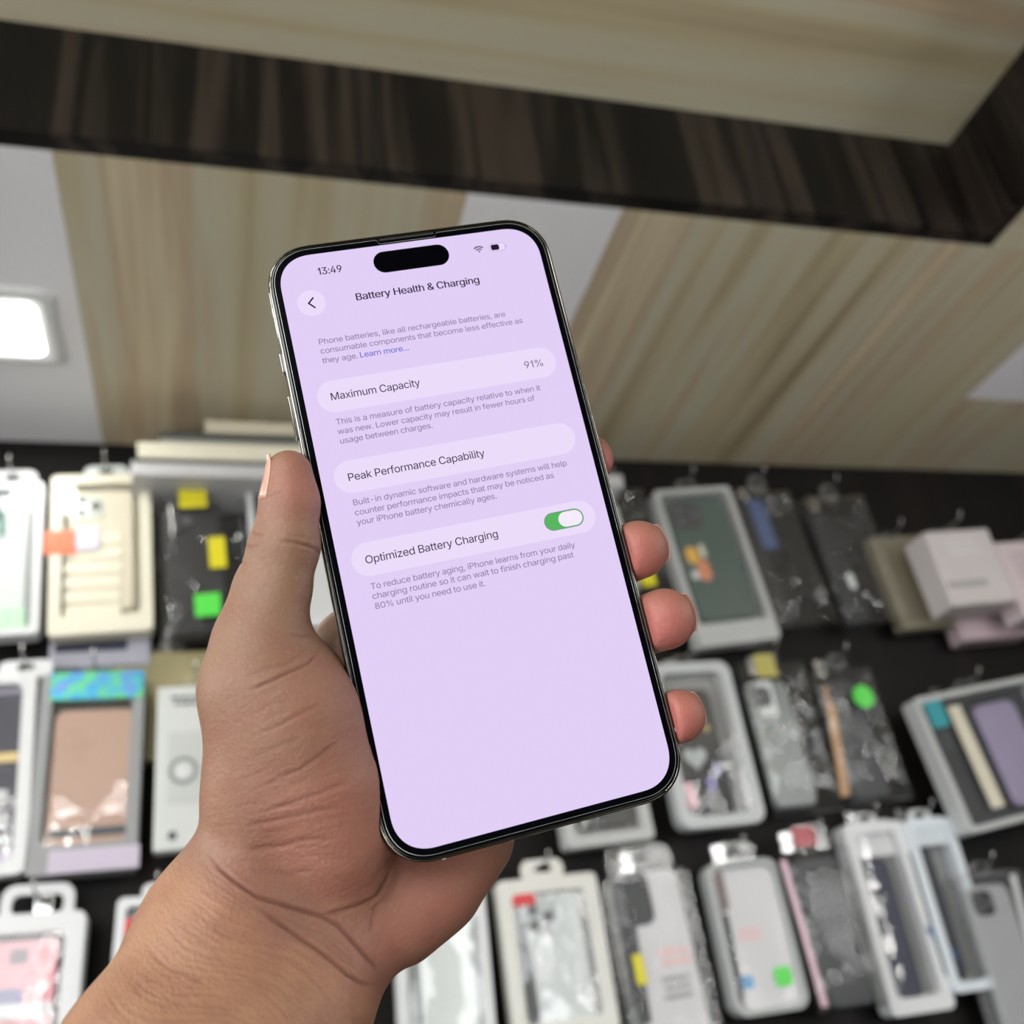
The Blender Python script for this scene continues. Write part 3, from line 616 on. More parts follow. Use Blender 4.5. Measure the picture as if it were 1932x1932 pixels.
def polyline_pt(name, pts, w, m, parent, z=.036):
    V, Fc = [], []
    for (xa, ya), (xb, yb) in zip(pts[:-1], pts[1:]):
        d = math.hypot(xb - xa, yb - ya)
        nx, ny = -(yb - ya) / d * w / 2, (xb - xa) / d * w / 2
        ex, ey = (xb - xa) / d * w / 3, (yb - ya) / d * w / 3
        o = len(V)
        for x, y in ((xa - ex + nx, ya - ey + ny), (xb + ex + nx, yb + ey + ny), (xb + ex - nx, yb + ey - ny), (xa - ex - nx, ya - ey - ny)):
            q = upt(x, y)
            V.append((q[0] * MM, q[1] * MM, z * MM))
        Fc.append((o, o + 1, o + 2, o + 3))
    me = bpy.data.meshes.new(name)
    me.from_pydata(V, [], Fc)
    me.update()
    return link(name, me, m, parent)


polyline_pt('chevron_icon', [(46.2, 73.6), (37.6, 82), (46.2, 90.6)], 2.3, M_INK, screen)
flat('sensor_cutout', rr_pt(152.6, 11.5, 277.6, 48.2, 18.3), .026, M_PILL, screen)
# wifi fan
V, Fc = [], []
for r0, r1 in ((0, 3.2), (5.0, 7.4), (9.2, 11.8)):
    k = 10
    o = len(V)
    for i in range(k + 1):
        t = math.radians(-46 + 92 * i / k)
        for r in (max(r0, .01), r1):
            q = upt(328.6 + r * math.sin(t), 35.6 - r * math.cos(t))
            V.append((q[0] * MM, q[1] * MM, .034 * MM))
    Fc += [(o + 2 * i, o + 2 * i + 2, o + 2 * i + 3, o + 2 * i + 1) for i in range(k)]
me = bpy.data.meshes.new('wifi_icon')
me.from_pydata(V, [], Fc)
link('wifi_icon', me, M_MID, screen)


def ring_pt(name, x0, y0, x1, y1, r, w, m, parent, z):
    a = rr_pt(x0, y0, x1, y1, r)
    b = rr_pt(x0 + w, y0 + w, x1 - w, y1 - w, r - w)
    V = [tuple(c * MM for c in upt(*p)) + (z * MM,) for p in a + b]
    k = len(a)
    me = bpy.data.meshes.new(name)
    me.from_pydata(V, [], [(i, (i + 1) % k, k + (i + 1) % k, k + i) for i in range(k)])
    return link(name, me, m, parent)


M_BATT = emit('display_battery_outline', srgb(190, 164, 212), 1.0)
flat('battery_icon', rr_pt(347.6, 23.2, 373.4, 37.0, 4.6), .026, M_CARD, screen)
ring_pt('battery_outline', 347.2, 22.8, 373.8, 37.4, 5, .8, M_BATT, screen, .032)
flat('battery_level', rr_pt(349.6, 25.2, 363.4, 35.0, 3), .036, M_INK, screen)
flat('battery_tip', rr_pt(375.0, 28.2, 376.6, 32.2, .7), .030, M_BATT, screen)
text('intro_text', [('Phone batteries, like all rechargeable batteries, are', 40.4, 345, 152.9), ('consumable components that become less effective as', 40.4, 370.9, 168.4), ('they age.', 40.4, 95.5, 184.6)], M_GREY, screen, size=13)
text('link_text', [('Learn more...', 99.2, 177.3, 184.6)], M_BLUE, screen, size=13)
for y0 in (214.3, 345.8, 476.6):
    flat('list_card', rr_pt(20.4, y0, 409.6, y0 + 52, 26, 14), .018, M_CARD, screen)
text('row_text', [('Maximum Capacity', 41, 181.6, 246.4)], M_INK, screen, size=17)
text('value_text', [('91%', 355.8, 387.8, 246.6)], M_MID, screen, size=17)
text('caption_text', [('This is a measure of battery capacity relative to when it', 41, 372, 286.6), ('was new. Lower capacity may result in fewer hours of', 40.6, 358.5, 302.2), ('usage between charges.', 41, 186.4, 317.7)], M_GREY, screen, size=13)
text('row_text', [('Peak Performance Capability', 41.3, 257, 378.3)], M_INK, screen, size=17)
text('caption_text', [('Built-in dynamic software and hardware systems will help', 40.8, 384.1, 417.3), ('counter performance impacts that may be noticed as', 40.4, 358.6, 433.0), ('your iPhone battery chemically ages.', 40.5, 260.3, 448.4)], M_GREY, screen, size=13)
text('row_text', [('Optimized Battery Charging', 41.2, 248.3, 509.1)], M_INK, screen, size=17)
text('caption_text', [('To reduce battery aging, iPhone learns from your daily', 41, 364.3, 548.9), ('charging routine so it can wait to finish charging past', 40.3, 357.9, 563.8), ('80% until you need to use it.', 40.8, 211.1, 579.2)], M_GREY, screen, size=13)
flat('toggle_track', rr_pt(325.8, 488.2, 389.8, 516.2, 14), .024, M_GREEN, screen)
ring_pt('toggle_rim', 325.4, 487.8, 390.2, 516.6, 14.4, 1.2, M_GRIM, screen, .028)
flat('toggle_knob', rr_pt(348.8, 490.0, 388.2, 514.4, 12.2), .032, M_KNOB, screen)
# tempered glass protector with a notch for the earpiece
M_PROT = clear('screen_protector_glass', haze=0.0, rough=0.03, gloss=0.0)
M_EDGE = clear('protector_cut_edge', haze=0.35, rough=0.2, gloss=0.12)
out = rrect(74.4, 157.5, 10.8, 10, power=2.25)
po = []
for i, p in enumerate(out):
    po.append(p)
    if i == 10:      # end of the first corner: walk the notch along the top edge
        for a, b in ((8.6, 78.75), (8.1, 78.55), (7.8, 77.75), (7.3, 77.55), (-7.3, 77.55), (-7.8, 77.75), (-8.1, 78.55), (-8.6, 78.75)):
            po.append((a, b))
bm = bmesh.new()
R_ = [[(a * MM, b * MM, z * MM) for a, b in po] for z in (.06, .28, .34)]
R_[2] = [(a * .997 * MM, b * .9985 * MM, .34 * MM) for a, b in po]
vr = loft(bm, R_, False, True)
prot = obj('screen_protector', bm, M_PROT, phone)
prot.data.materials.append(M_EDGE)
for p in prot.data.polygons:
    if len(p.vertices) == 4:
        p.material_index = 1

# ------------------------------------------------------------------ the hand: one continuous skin grown from joints
def depth_of(q): return -(RP@q+TP)[2]
def N(x,y,n,rpx):
    q=at_phone(x,y,n);return (q,rpx*depth_of(q)/F)
class Grid:
    def __init__(s,lo,hi,h):
        s.lo=np.array(lo,float);s.h=h
        s.n=np.ceil((np.array(hi)-lo)/h).astype(int)+1
        s.ax=[(s.lo[i]+h*np.arange(s.n[i])).astype(np.float32) for i in range(3)]
    def new(s): return np.full(s.n,30.,np.float32)
    def sub(s,lo,hi):
        a=np.clip(np.floor((np.array(lo)-s.lo)/s.h).astype(int),0,s.n)
        b=np.clip(np.ceil((np.array(hi)-s.lo)/s.h).astype(int)+1,0,s.n)
        return tuple(slice(a[i],b[i]) for i in range(3))
def smin(a,b,k):
    h=np.clip(.5+.5*(b-a)/k,0,1)
    return b+(a-b)*h-k*h*(1-h)
def cone(G,D,A,B,k):
    """smooth-union a round cone (tapered capsule) into D"""
    (a,ra),(b,rb)=A,B
    R=max(ra,rb)+k+2
    sl=G.sub(np.minimum(a,b)-R,np.maximum(a,b)+R)
    X=G.ax[0][sl[0]][:,None,None];Y=G.ax[1][sl[1]][None,:,None];Z=G.ax[2][sl[2]][None,None,:]
    ba=(b-a).astype(np.float32);L2=float(ba@ba)
    if L2<1e-6: d=np.sqrt((X-a[0])**2+(Y-a[1])**2+(Z-a[2])**2)-ra
    else:
        px,py,pz=X-np.float32(a[0]),Y-np.float32(a[1]),Z-np.float32(a[2])
        L=np.sqrt(L2);t=(px*ba[0]+py*ba[1]+pz*ba[2])/L2
        perp2=np.maximum(px*px+py*py+pz*pz-t*t*L2,0)
        s=np.clip((rb-ra)/L,-.95,.95)
        t2=np.clip(t+np.sqrt(perp2)*(s/np.sqrt(1-s*s))/L,0,1)
        d=np.sqrt(perp2+((t-t2)*L)**2)-(ra+(rb-ra)*t2)
    D[sl]=smin(D[sl],d.astype(np.float32),k)
def chain(G,D,P,k):
    for a,b in zip(P[:-1],P[1:]):cone(G,D,a,b,k)
# ---- joints: (pixel x, pixel y, height over the glass in mm, radius in pixels)
def build(h=0.8):
    G=Grid((-112,-150,-52),(62,38,30),h)
    D=G.new()
    # palm
    ch=lambda pts,k,T=None:chain(G,D if T is None else T,[N(*p) for p in pts],k)
    ch([(505,1640,-20,90),(565,1430,-24,85),(662,1225,-24,66)],8)
    ch([(560,1680,-22,105),(640,1490,-27,95),(735,1300,-25,80)],8)
    ch([(615,1712,-22,102),(720,1550,-28,95),(805,1400,-25,80)],8)
    ch([(668,1762,-20,76),(752,1728,-22,78),(820,1668,-25,80),(878,1578,-26,80),(890,1485,-25,74)],7)
    # thenar and thumb base
    ch([(474,1600,-12,98),(484,1480,-8,84),(490,1300,-4,98),(492,1200,-3,74)],9)
    ch([(560,1400,-6,118),(608,1480,-8,106),(640,1575,-12,95),(642,1628,-14,78)],9)
    ch([(560,1290,-6,84),(566,1345,-5,112)],8)
    # forearm
    ch([(468,1645,-16,95),(427,1760,-14,150),(262,2012,2,150),(120,2230,14,150)],8)
    ch([(645,1775,-20,84),(592,1830,-18,118),(545,1935,-10,134),(480,2060,0,150),(380,2250,12,160)],8)
    ch([(560,1720,-22,110),(420,1930,-8,160),(250,2200,8,190)],8)
    # thumb
    Td=G.new()
    for sd in (-1,1):
        ch([(494+26*sd,1200,-2.5+sd,56),(514+21*sd,1110,-1.5+sd,47),(536+13*sd,1030,-.5+sd,48),(546+6*sd,950,.5+sd,42.5),(545+3*sd,893,1.+sd,37)],4,Td)
    D=smin(D,Td,5.)
    # fingers
    fingers={
     'index':[(662,1222,-25,70),(800,1090,-21,64),(905,1010,-20,60),(1030,930,-17,52),(1107,868,-9,50)],
     'middle':[(735,1300,-26,80),(920,1180,-22,66),(1030,1115,-21,60),(1142,1062,-14,54),(1205,1037,-3,55)],
     'ring':[(805,1400,-26,80),(975,1290,-22,66),(1080,1230,-21,60),(1192,1187,-13,55),(1254,1168,-1,58)],
     'pinky':[(882,1490,-26,74),(1030,1430,-21,58),(1130,1395,-19,54),(1225,1368,-12,48),(1281,1351,-2,50)]}
    Fd=G.new()
    for n,pts in fingers.items():
        T=G.new();chain(G,T,[N(*p) for p in pts],2.5)
        Fd=smin(Fd,T,.6)
    # finger pads press the right side of the phone and do not reach over the glass
    Fd=-smin(-Fd,phone_box(G,-.2,18.),1.2)
    D=smin(D,Fd,4.)
    # the phone is a solid: flesh is pressed flat against it
    D=-smin(-D,phone_box(G,.1,.1),.8)
    return G,D
def phone_box(G,grow,top):
    z0,z1=-7.9,top
    X=np.abs(G.ax[0])[:,None,None]-38.8-grow;Y=np.abs(G.ax[1])[None,:,None]-80.35-grow;Z=np.abs(G.ax[2]-(z0+z1)/2)[None,None,:]-(z1-z0)/2
    rc=12.
    qx=np.maximum(X+rc,0);qy=np.maximum(Y+rc,0)
    d2=np.sqrt(qx*qx+qy*qy)+np.minimum(np.maximum(X+rc,Y+rc),0)-rc
    rb=1.2
    ex=np.maximum(d2+rb,0);ez=np.maximum(Z+rb,0)
    return (np.sqrt(ex*ex+ez*ez)+np.minimum(np.maximum(d2+rb,Z+rb),0)-rb).astype(np.float32)
def surface_nets(G,D):
    n=np.array(D.shape);S=D<0
    c=np.zeros(n-1,np.uint8);acc=np.zeros(tuple(n-1)+(3,),np.float32);cnt=np.zeros(n-1,np.float32)
    occ=np.zeros(n-1,np.int8)
    for i in(0,1):
        for j in(0,1):
            for k in(0,1):occ+=S[i:n[0]-1+i,j:n[1]-1+j,k:n[2]-1+k]
    act=(occ>0)&(occ<8);idx=np.argwhere(act)
    V=np.zeros((len(idx),3));C=np.zeros(len(idx))
    corners=[(i,j,k) for i in(0,1) for j in(0,1) for k in(0,1)]
    val={c:D[idx[:,0]+c[0],idx[:,1]+c[1],idx[:,2]+c[2]].astype(float) for c in corners}
    for a in corners:
        for ax in range(3):
            if a[ax]==0:
                b=list(a);b[ax]=1;b=tuple(b)
                va,vb=val[a],val[b];m=(va<0)!=(vb<0)
                t=np.where(m,va/np.where(m,va-vb,1),0)
                p=np.array(a,float)[None]+0*V
                p[:,ax]=t
                V+=p*m[:,None];C+=m
    V=V/C[:,None]+idx
    V=G.lo+V*G.h
    ids=-np.ones(n-1,np.int64);ids[act]=np.arange(len(idx))
    Q=[]
    for ax in range(3):
        o=[i for i in range(3) if i!=ax]
        sl0=[slice(None)]*3;sl1=[slice(None)]*3
        sl0[ax]=slice(0,-1);sl1[ax]=slice(1,None)
        e=np.argwhere(S[tuple(sl0)]!=S[tuple(sl1)])
        ok=(e[:,o[0]]>0)&(e[:,o[1]]>0)&(e[:,o[0]]<n[o[0]]-1)&(e[:,o[1]]<n[o[1]]-1)
        e=e[ok];flip=S[e[:,0],e[:,1],e[:,2]]
        def g(d0,d1):
            q=e.copy();q[:,o[0]]+=d0;q[:,o[1]]+=d1;return ids[q[:,0],q[:,1],q[:,2]]
        q=np.stack([g(-1,-1),g(0,-1),g(0,0),g(-1,0)],1)
        if ax==1:flip=~flip
        q[~flip]=q[~flip][:,::-1]
        Q.append(q)
    return V,np.concatenate(Q)
def project(V):
    X=V@RP.T+TP;return 966+F*X[:,0]/-X[:,2],966-F*X[:,1]/-X[:,2],-X[:,2]


G_, D_ = build(0.4)
HV, HQ = surface_nets(G_, D_)
# vertex normals
def vnormals(V, Q):
    e = np.cross(V[Q[:, 2]] - V[Q[:, 0]], V[Q[:, 3]] - V[Q[:, 1]])
    n = np.zeros_like(V)
    for i in range(4):
        for k in range(3):
            n[:, k] += np.bincount(Q[:, i], e[:, k], len(V))
    return n / (np.linalg.norm(n, axis=1, keepdims=True) + 1e-12)


HN = vnormals(HV, HQ)
# light smoothing of the grid steps
for _ in range(3):
    acc = np.zeros_like(HV); cnt = np.zeros(len(HV))
    for i in range(4):
        a, b = HQ[:, i], HQ[:, (i + 1) % 4]
        for k in range(3):
            acc[:, k] += np.bincount(a, HV[b, k], len(HV))
        cnt += np.bincount(a, minlength=len(HV))
    HV = HV * .5 + .5 * acc / np.maximum(cnt, 1)[:, None]
HN = vnormals(HV, HQ)
px, py, pz = project(HV)
front = (HN @ RP.T)[:, 2] > -.15
near = HV[:, 2] > -24
crease = np.zeros(len(HV)); disp = np.zeros(len(HV))


def seg_dist(pts):
    best = np.full(len(HV), 1e9); along = np.zeros(len(HV))
    pts = np.array(pts, float)
    n = len(pts) - 1
    for i in range(n):
        a, b = pts[i], pts[i + 1]
        d = b - a
        t = np.clip(((px - a[0]) * d[0] + (py - a[1]) * d[1]) / (d @ d), 0, 1)
        q = np.hypot(px - a[0] - t * d[0], py - a[1] - t * d[1])
        m = q < best
        best[m] = q[m]; along[m] = (i + t[m]) / n
    return best, along


# palm and thumb creases: polyline, width (px), depth (mm)
CREASES = [
    ([(393, 1606), (415, 1638), (434, 1655), (484, 1691), (553, 1714), (607, 1728), (640, 1747), (676, 1787), (708, 1824), (716, 1834)], 4.5, .62),
    ([(470, 1700), (507, 1726), (553, 1760), (594, 1787), (626, 1811), (657, 1838), (684, 1856), (722, 1860)], 5, .55),
    ([(736, 1640), (729, 1660), (712, 1691), (676, 1710), (630, 1722), (600, 1726)], 5, .5),
    ([(712, 1700), (704, 1735), (698, 1762)], 7, .3),
    ([(528, 1021), (552, 1022), (572, 1028), (594, 1035), (607, 1046)], 4, .45),
    ([(540, 1010), (570, 1012), (600, 1020)], 4, .15),
    ([(470, 1303), (505, 1288), (548, 1267), (580, 1252), (608, 1224)], 4, .5),
    ([(460, 1278), (500, 1262), (545, 1250), (590, 1215)], 5, .2),
    ([(546, 1196), (566, 1200), (590, 1199)], 4, .3),
    ([(478, 1392), (520, 1372), (558, 1352), (590, 1335), (610, 1322)], 5, .22),
    ([(470, 1432), (520, 1410), (570, 1392)], 6, .12),
    ([(512, 1473), (565, 1453), (615, 1418), (640, 1400)], 5, .25),
    ([(500, 1530), (560, 1512), (620, 1490), (660, 1470)], 6, .22),
    ([(455, 1560), (520, 1548), (600, 1530), (650, 1520)], 6, .2),
    ([(450, 1600), (520, 1598), (580, 1585), (640, 1580)], 7, .22),
    ([(470, 1640), (540, 1650), (600, 1640)], 6, .15),
    ([(474, 1003), (490, 1008), (500, 1010)], 3, .3), ([(462, 1030), (478, 1032), (490, 1030)], 3, .35), ([(450, 1060), (466, 1064)], 3, .3),
    ([(500, 938), (520, 930), (536, 926)], 3, .2),
]
random.seed(4)
WR = np.array([(378, 1612), (434, 1655), (484, 1691), (553, 1720), (620, 1748), (690, 1800), (735, 1850)], float)
for k in range(40):       # fine parallel wrinkles across the wrist and forearm
    off = 14 + 300 * (k / 39) ** 1.15 + random.uniform(-3, 3)
    t0 = random.uniform(0, .45)
    t1 = t0 + random.uniform(.35, .55)
    pts = []
    ph = random.uniform(0, 6)
    for i in range(13):
        t = min(.999, t0 + (t1 - t0) * i / 12) * 6
        a = int(t)
        q = WR[a] + (WR[min(a + 1, 6)] - WR[a]) * (t - a)
        w = off * (1 + .12 * math.sin(t * 1.3)) + 1.5 * math.sin(t * 4 + ph)
        pts.append((q[0] - .62 * w, q[1] + .78 * w))
    CREASES.append((pts, random.uniform(3.4, 4.4), random.uniform(.07, .16)))
for k in range(46):       # fine oblique lines over the thumb ball
    x0, y0 = random.uniform(400, 620), random.uniform(1320, 1640)
    L = random.uniform(40, 130)
    sl = .52 - .5 * (y0 - 1320) / 320
    CREASES.append(([(x0 + L * t, y0 - L * t * sl + random.uniform(-2, 2) - 5 * math.sin(3.1 * t)) for t in (0, .25, .5, .75, 1)], random.uniform(3.2, 4.2), random.uniform(.04, .09)))
for k in range(26):       # lengthwise lines on the thumb and at its root
    x0, y0 = random.uniform(440, 590), random.uniform(1050, 1250)
    L = random.uniform(25, 70)
    CREASES.append(([(x0 + L * t * .9, y0 - L * t * .35 + random.uniform(-1.5, 1.5)) for t in (0, .33, .66, 1)], random.uniform(3.0, 3.8), random.uniform(.04, .08)))
for pts, w, dep in CREASES:
    w *= .8
    dep *= .75
    d, al = seg_dist(pts)
    fade = np.clip(np.minimum(al, 1 - al) * 6, .0, 1)
    g = np.exp(-(d / w) ** 2) * front * near * fade
    disp -= dep * g
    disp += dep * .2 * np.exp(-((d - 2.4 * w) / (1.3 * w)) ** 2) * front * near * fade
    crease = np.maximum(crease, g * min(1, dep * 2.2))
HV = HV + HN * disp[:, None]
# where the skin is redder: finger pads, thumb pad, thenar ball, palm
pink = np.zeros(len(HV))
for x, y, n, r in ((1150, 872, -5, 5), (1205, 1048, 0, 9), (1252, 1182, 3, 10), (1278, 1358, 1, 8.5)):
    c = at_phone(x, y, n)
    pink = np.maximum(pink, np.exp(-(np.linalg.norm(HV - c, axis=1) / r) ** 2))
for x, y, n, r, a in ((572, 925, 4, 9, .5), (640, 1560, 0, 24, .42), (560, 1640, 0, 20, .25), (640, 1400, 2, 22, .28), (830, 1680, -10, 22, .4), (720, 1780, -8, 18, .35)):
    c = at_phone(x, y, n)
    pink = np.maximum(pink, a * np.exp(-(np.linalg.norm(HV - c, axis=1) / r) ** 2))
# forearm mask: below the wrist crease
d0 = np.array([434., 1655.]); d1 = np.array([716., 1840.]); dd = (d1 - d0) / np.linalg.norm(d1 - d0)
side = (px - d0[0]) * -dd[1] + (py - d0[1]) * dd[0]
arm = np.clip(side / 60, 0, 1)
me = bpy.data.meshes.new('hand')
me.from_pydata((HV * MM).tolist(), [], HQ.tolist())
me.update()
me.polygons.foreach_set('use_smooth', np.ones(len(me.polygons), bool))
for nm, arr in (('pink', pink), ('crease', crease), ('arm', arm)):
    at = me.attributes.new(nm, 'FLOAT', 'POINT')
    at.data.foreach_set('value', arr.astype(np.float32))


def skin_material():
    m = bpy.data.materials.new('skin')
    m.use_nodes = True
    nt = m.node_tree
    N_ = nt.nodes
    b = N_['Principled BSDF']

    def attr(n):
        a = N_.new('ShaderNodeAttribute'); a.attribute_name = n; return a.outputs['Fac']

    def mix(f, a, b_):
        x = N_.new('ShaderNodeMix'); x.data_type = 'RGBA'
        nt.links.new(f, x.inputs[0]) if not isinstance(f, float) else setattr(x.inputs[0], 'default_value', f)
        for s, v in ((6, a), (7, b_)):
            if isinstance(v, tuple):
                x.inputs[s].default_value = v
            else:
                nt.links.new(v, x.inputs[s])
        return x.outputs[2]

    def mth(op, a, b_):
        x = N_.new('ShaderNodeMath'); x.operation = op
        for i, v in enumerate((a, b_)):
            if isinstance(v, (int, float)):
                x.inputs[i].default_value = v
            else:
                nt.links.new(v, x.inputs[i])
        return x.outputs[0]
    tc = N_.new('ShaderNodeTexCoord')

    def noise_(scale, detail=3, vec=None, rough=.5):
        x = N_.new('ShaderNodeTexNoise')
        x.inputs['Scale'].default_value = scale
        x.inputs['Detail'].default_value = detail
        x.inputs['Roughness'].default_value = rough
        nt.links.new(vec if vec else tc.outputs['Object'], x.inputs['Vector'])
        return x.outputs['Fac']
    base = mix(attr('arm'), srgb(122, 93, 74), srgb(144, 107, 82))
    blot = mth('MULTIPLY', mth('SUBTRACT', noise_(140, 4), .42), 1.6)
    base = mix(mth('MAXIMUM', blot, 0.0), base, srgb(120, 80, 66))
    base = mix(attr('pink'), base, srgb(164, 94, 88))
    fine = mth('MULTIPLY', mth('MAXIMUM', mth('SUBTRACT', noise_(900, 2), .5), 0.0), .8)
    base = mix(fine, base, srgb(148, 116, 96))
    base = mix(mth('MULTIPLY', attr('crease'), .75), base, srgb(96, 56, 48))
    nt.links.new(base, b.inputs['Base Color'])
    b.inputs['Roughness'].default_value = .52
    b.inputs['Specular IOR Level'].default_value = .4
    b.inputs['Subsurface Weight'].default_value = .18
    b.inputs['Subsurface Radius'].default_value = (1.0, .35, .2)
    b.inputs['Subsurface Scale'].default_value = .0035
    # fine lines: pores everywhere, ridges on the pads, cross wrinkles on the arm

    def grain(deg, scale):      # turn the skin coordinates first, then stretch them
        a_, b_ = N_.new('ShaderNodeMapping'), N_.new('ShaderNodeMapping')
        a_.inputs['Rotation'].default_value = (0, 0, math.radians(deg))
        b_.inputs['Scale'].default_value = scale
        nt.links.new(tc.outputs['Object'], a_.inputs[0])
        nt.links.new(a_.outputs[0], b_.inputs[0])
        return noise_(1.0, 2, b_.outputs[0])
    wd = at_phone(708, 1824, 0) - at_phone(434, 1655, 0)
    lines = grain(-math.degrees(math.atan2(wd[1], wd[0])), (75, 900, 300))
    td = at_phone(610, 1322, 0) - at_phone(481, 1390, 0)
    lines2 = grain(-math.degrees(math.atan2(td[1], td[0])), (120, 700, 300))
    vo = N_.new('ShaderNodeTexVoronoi'); vo.inputs['Scale'].default_value = 1100
    nt.links.new(tc.outputs['Object'], vo.inputs['Vector'])
    h = mth('ADD', mth('MULTIPLY', lines, mth('ADD', mth('MULTIPLY', attr('arm'), .5), .12)), mth('MULTIPLY', lines2, .35))
    h = mth('ADD', h, mth('MULTIPLY', vo.outputs['Distance'], .35))
    bp = N_.new('ShaderNodeBump')
    bp.inputs['Strength'].default_value = .7
    bp.inputs['Distance'].default_value = .0004
    nt.links.new(h, bp.inputs['Height'])
    nt.links.new(bp.outputs[0], b.inputs['Normal'])
    return m


hand = link('hand', me, skin_material())
hand.matrix_world = PHONE_M
hand['label'] = 'bare left hand and forearm gripping the lit phone, thumb along its left edge'
hand['category'] = 'hand'

# nails follow the skin just outside the surface
def field(q):
    i = (np.asarray(q) - G_.lo) / G_.h
    a = np.clip(np.floor(i).astype(int), 0, np.array(D_.shape) - 2)
    f = i - a
    v = 0
    for dx in (0, 1):
        for dy in (0, 1):
            for dz in (0, 1):
                w = (f[0] if dx else 1 - f[0]) * (f[1] if dy else 1 - f[1]) * (f[2] if dz else 1 - f[2])
                v += w * D_[a[0] + dx, a[1] + dy, a[2] + dz]
    return v


M_NAIL = mat('fingernail', srgb(186, 142, 126), .25, var=.03, scale=300, coat=.4)


def nail(root, tip, facing, half_deg, name, over=1.0):
    """curved plate over the back of a fingertip, from root to tip (mm, phone frame)"""
    root, tip, facing = np.array(root), np.array(tip), np.array(facing, float)
    ax = (tip - root); L = np.linalg.norm(ax); ax /= L
    facing -= ax * (facing @ ax); facing /= np.linalg.norm(facing)
    sidev = np.cross(ax, facing)
    nu, nv = 9, 11
    grid = []
    last = None
    for i in range(nu + 1):
        s = i / nu
        c = root + ax * L * min(s, .86)
        row = []
        for j in range(nv + 1):
            w = (j / nv * 2 - 1)
            a = math.radians(half_deg) * w * (1 - .22 * max(0, s - .75) * 4 * w * w)
            d = facing * math.cos(a) + sidev * math.sin(a)
            t = 1.0
            while field(c + d * t) < 0 and t < 14:
                t += .06
            p = c + d * (t - .02)
            if s > .86:
                p = p + ax * (L * (s - .86) + over * (s - .86) / .14)
            row.append(p)
        grid.append(row)
    bm = bmesh.new()
    vs = [[bm.verts.new(tuple(p * MM)) for p in r] for r in grid]
    for i in range(nu):
        for j in range(nv):
            bm.faces.new((vs[i][j], vs[i][j + 1], vs[i + 1][j + 1], vs[i + 1][j]))
    o = obj(name, bm, M_NAIL, hand, True)
    sol = o.modifiers.new('thick', 'SOLIDIFY')
    sol.thickness = .0003
    sol.offset = 0
    return o


nail(at_phone(540, 945, .5), at_phone(538, 862, 1.2), (-1, .12, -.22), 62, 'thumbnail', .2)
for a, b, f in ((((1060, 905, -13)), (1120, 858, -8), (.3, .2, -1)), ((1165, 1052, -9), (1222, 1032, 1), (.45, .1, -1)), ((1215, 1180, -7), (1275, 1165, 3), (.45, .1, -1)), ((1248, 1362, -7), (1298, 1348, 1), (.45, .1, -1))):
    nail(at_phone(*a), at_phone(*b), f, 48, 'fingernail', .2)

# ------------------------------------------------------------------ phone-case packages hanging on the wall
random.seed(11)
PLASTIC = clear('clear_window_plastic', haze=.02, rough=.06, crumple=.10, scale=26, gloss=0.02, ior=1.42)
BAG = clear('clear_bag_film', haze=.015, rough=.06, crumple=.18, scale=55, gloss=0.006, ior=1.40)
FLATW = clear('flat_window_plastic', haze=.01, rough=.05, gloss=0.0, ior=1.18)
BLISTER = clear('clear_blister_plastic', haze=.07, rough=.07, crumple=.16, scale=45, gloss=.02, ior=1.42)
M_HOOK = mat('chrome_hook_wire', srgb(190, 190, 190), .2, 1.0, var=.02)


def card(name, rgb, rough=.45, var=.04):
    return mat(name, srgb(*rgb), rough, var=var, scale=30)


SHORTS = []


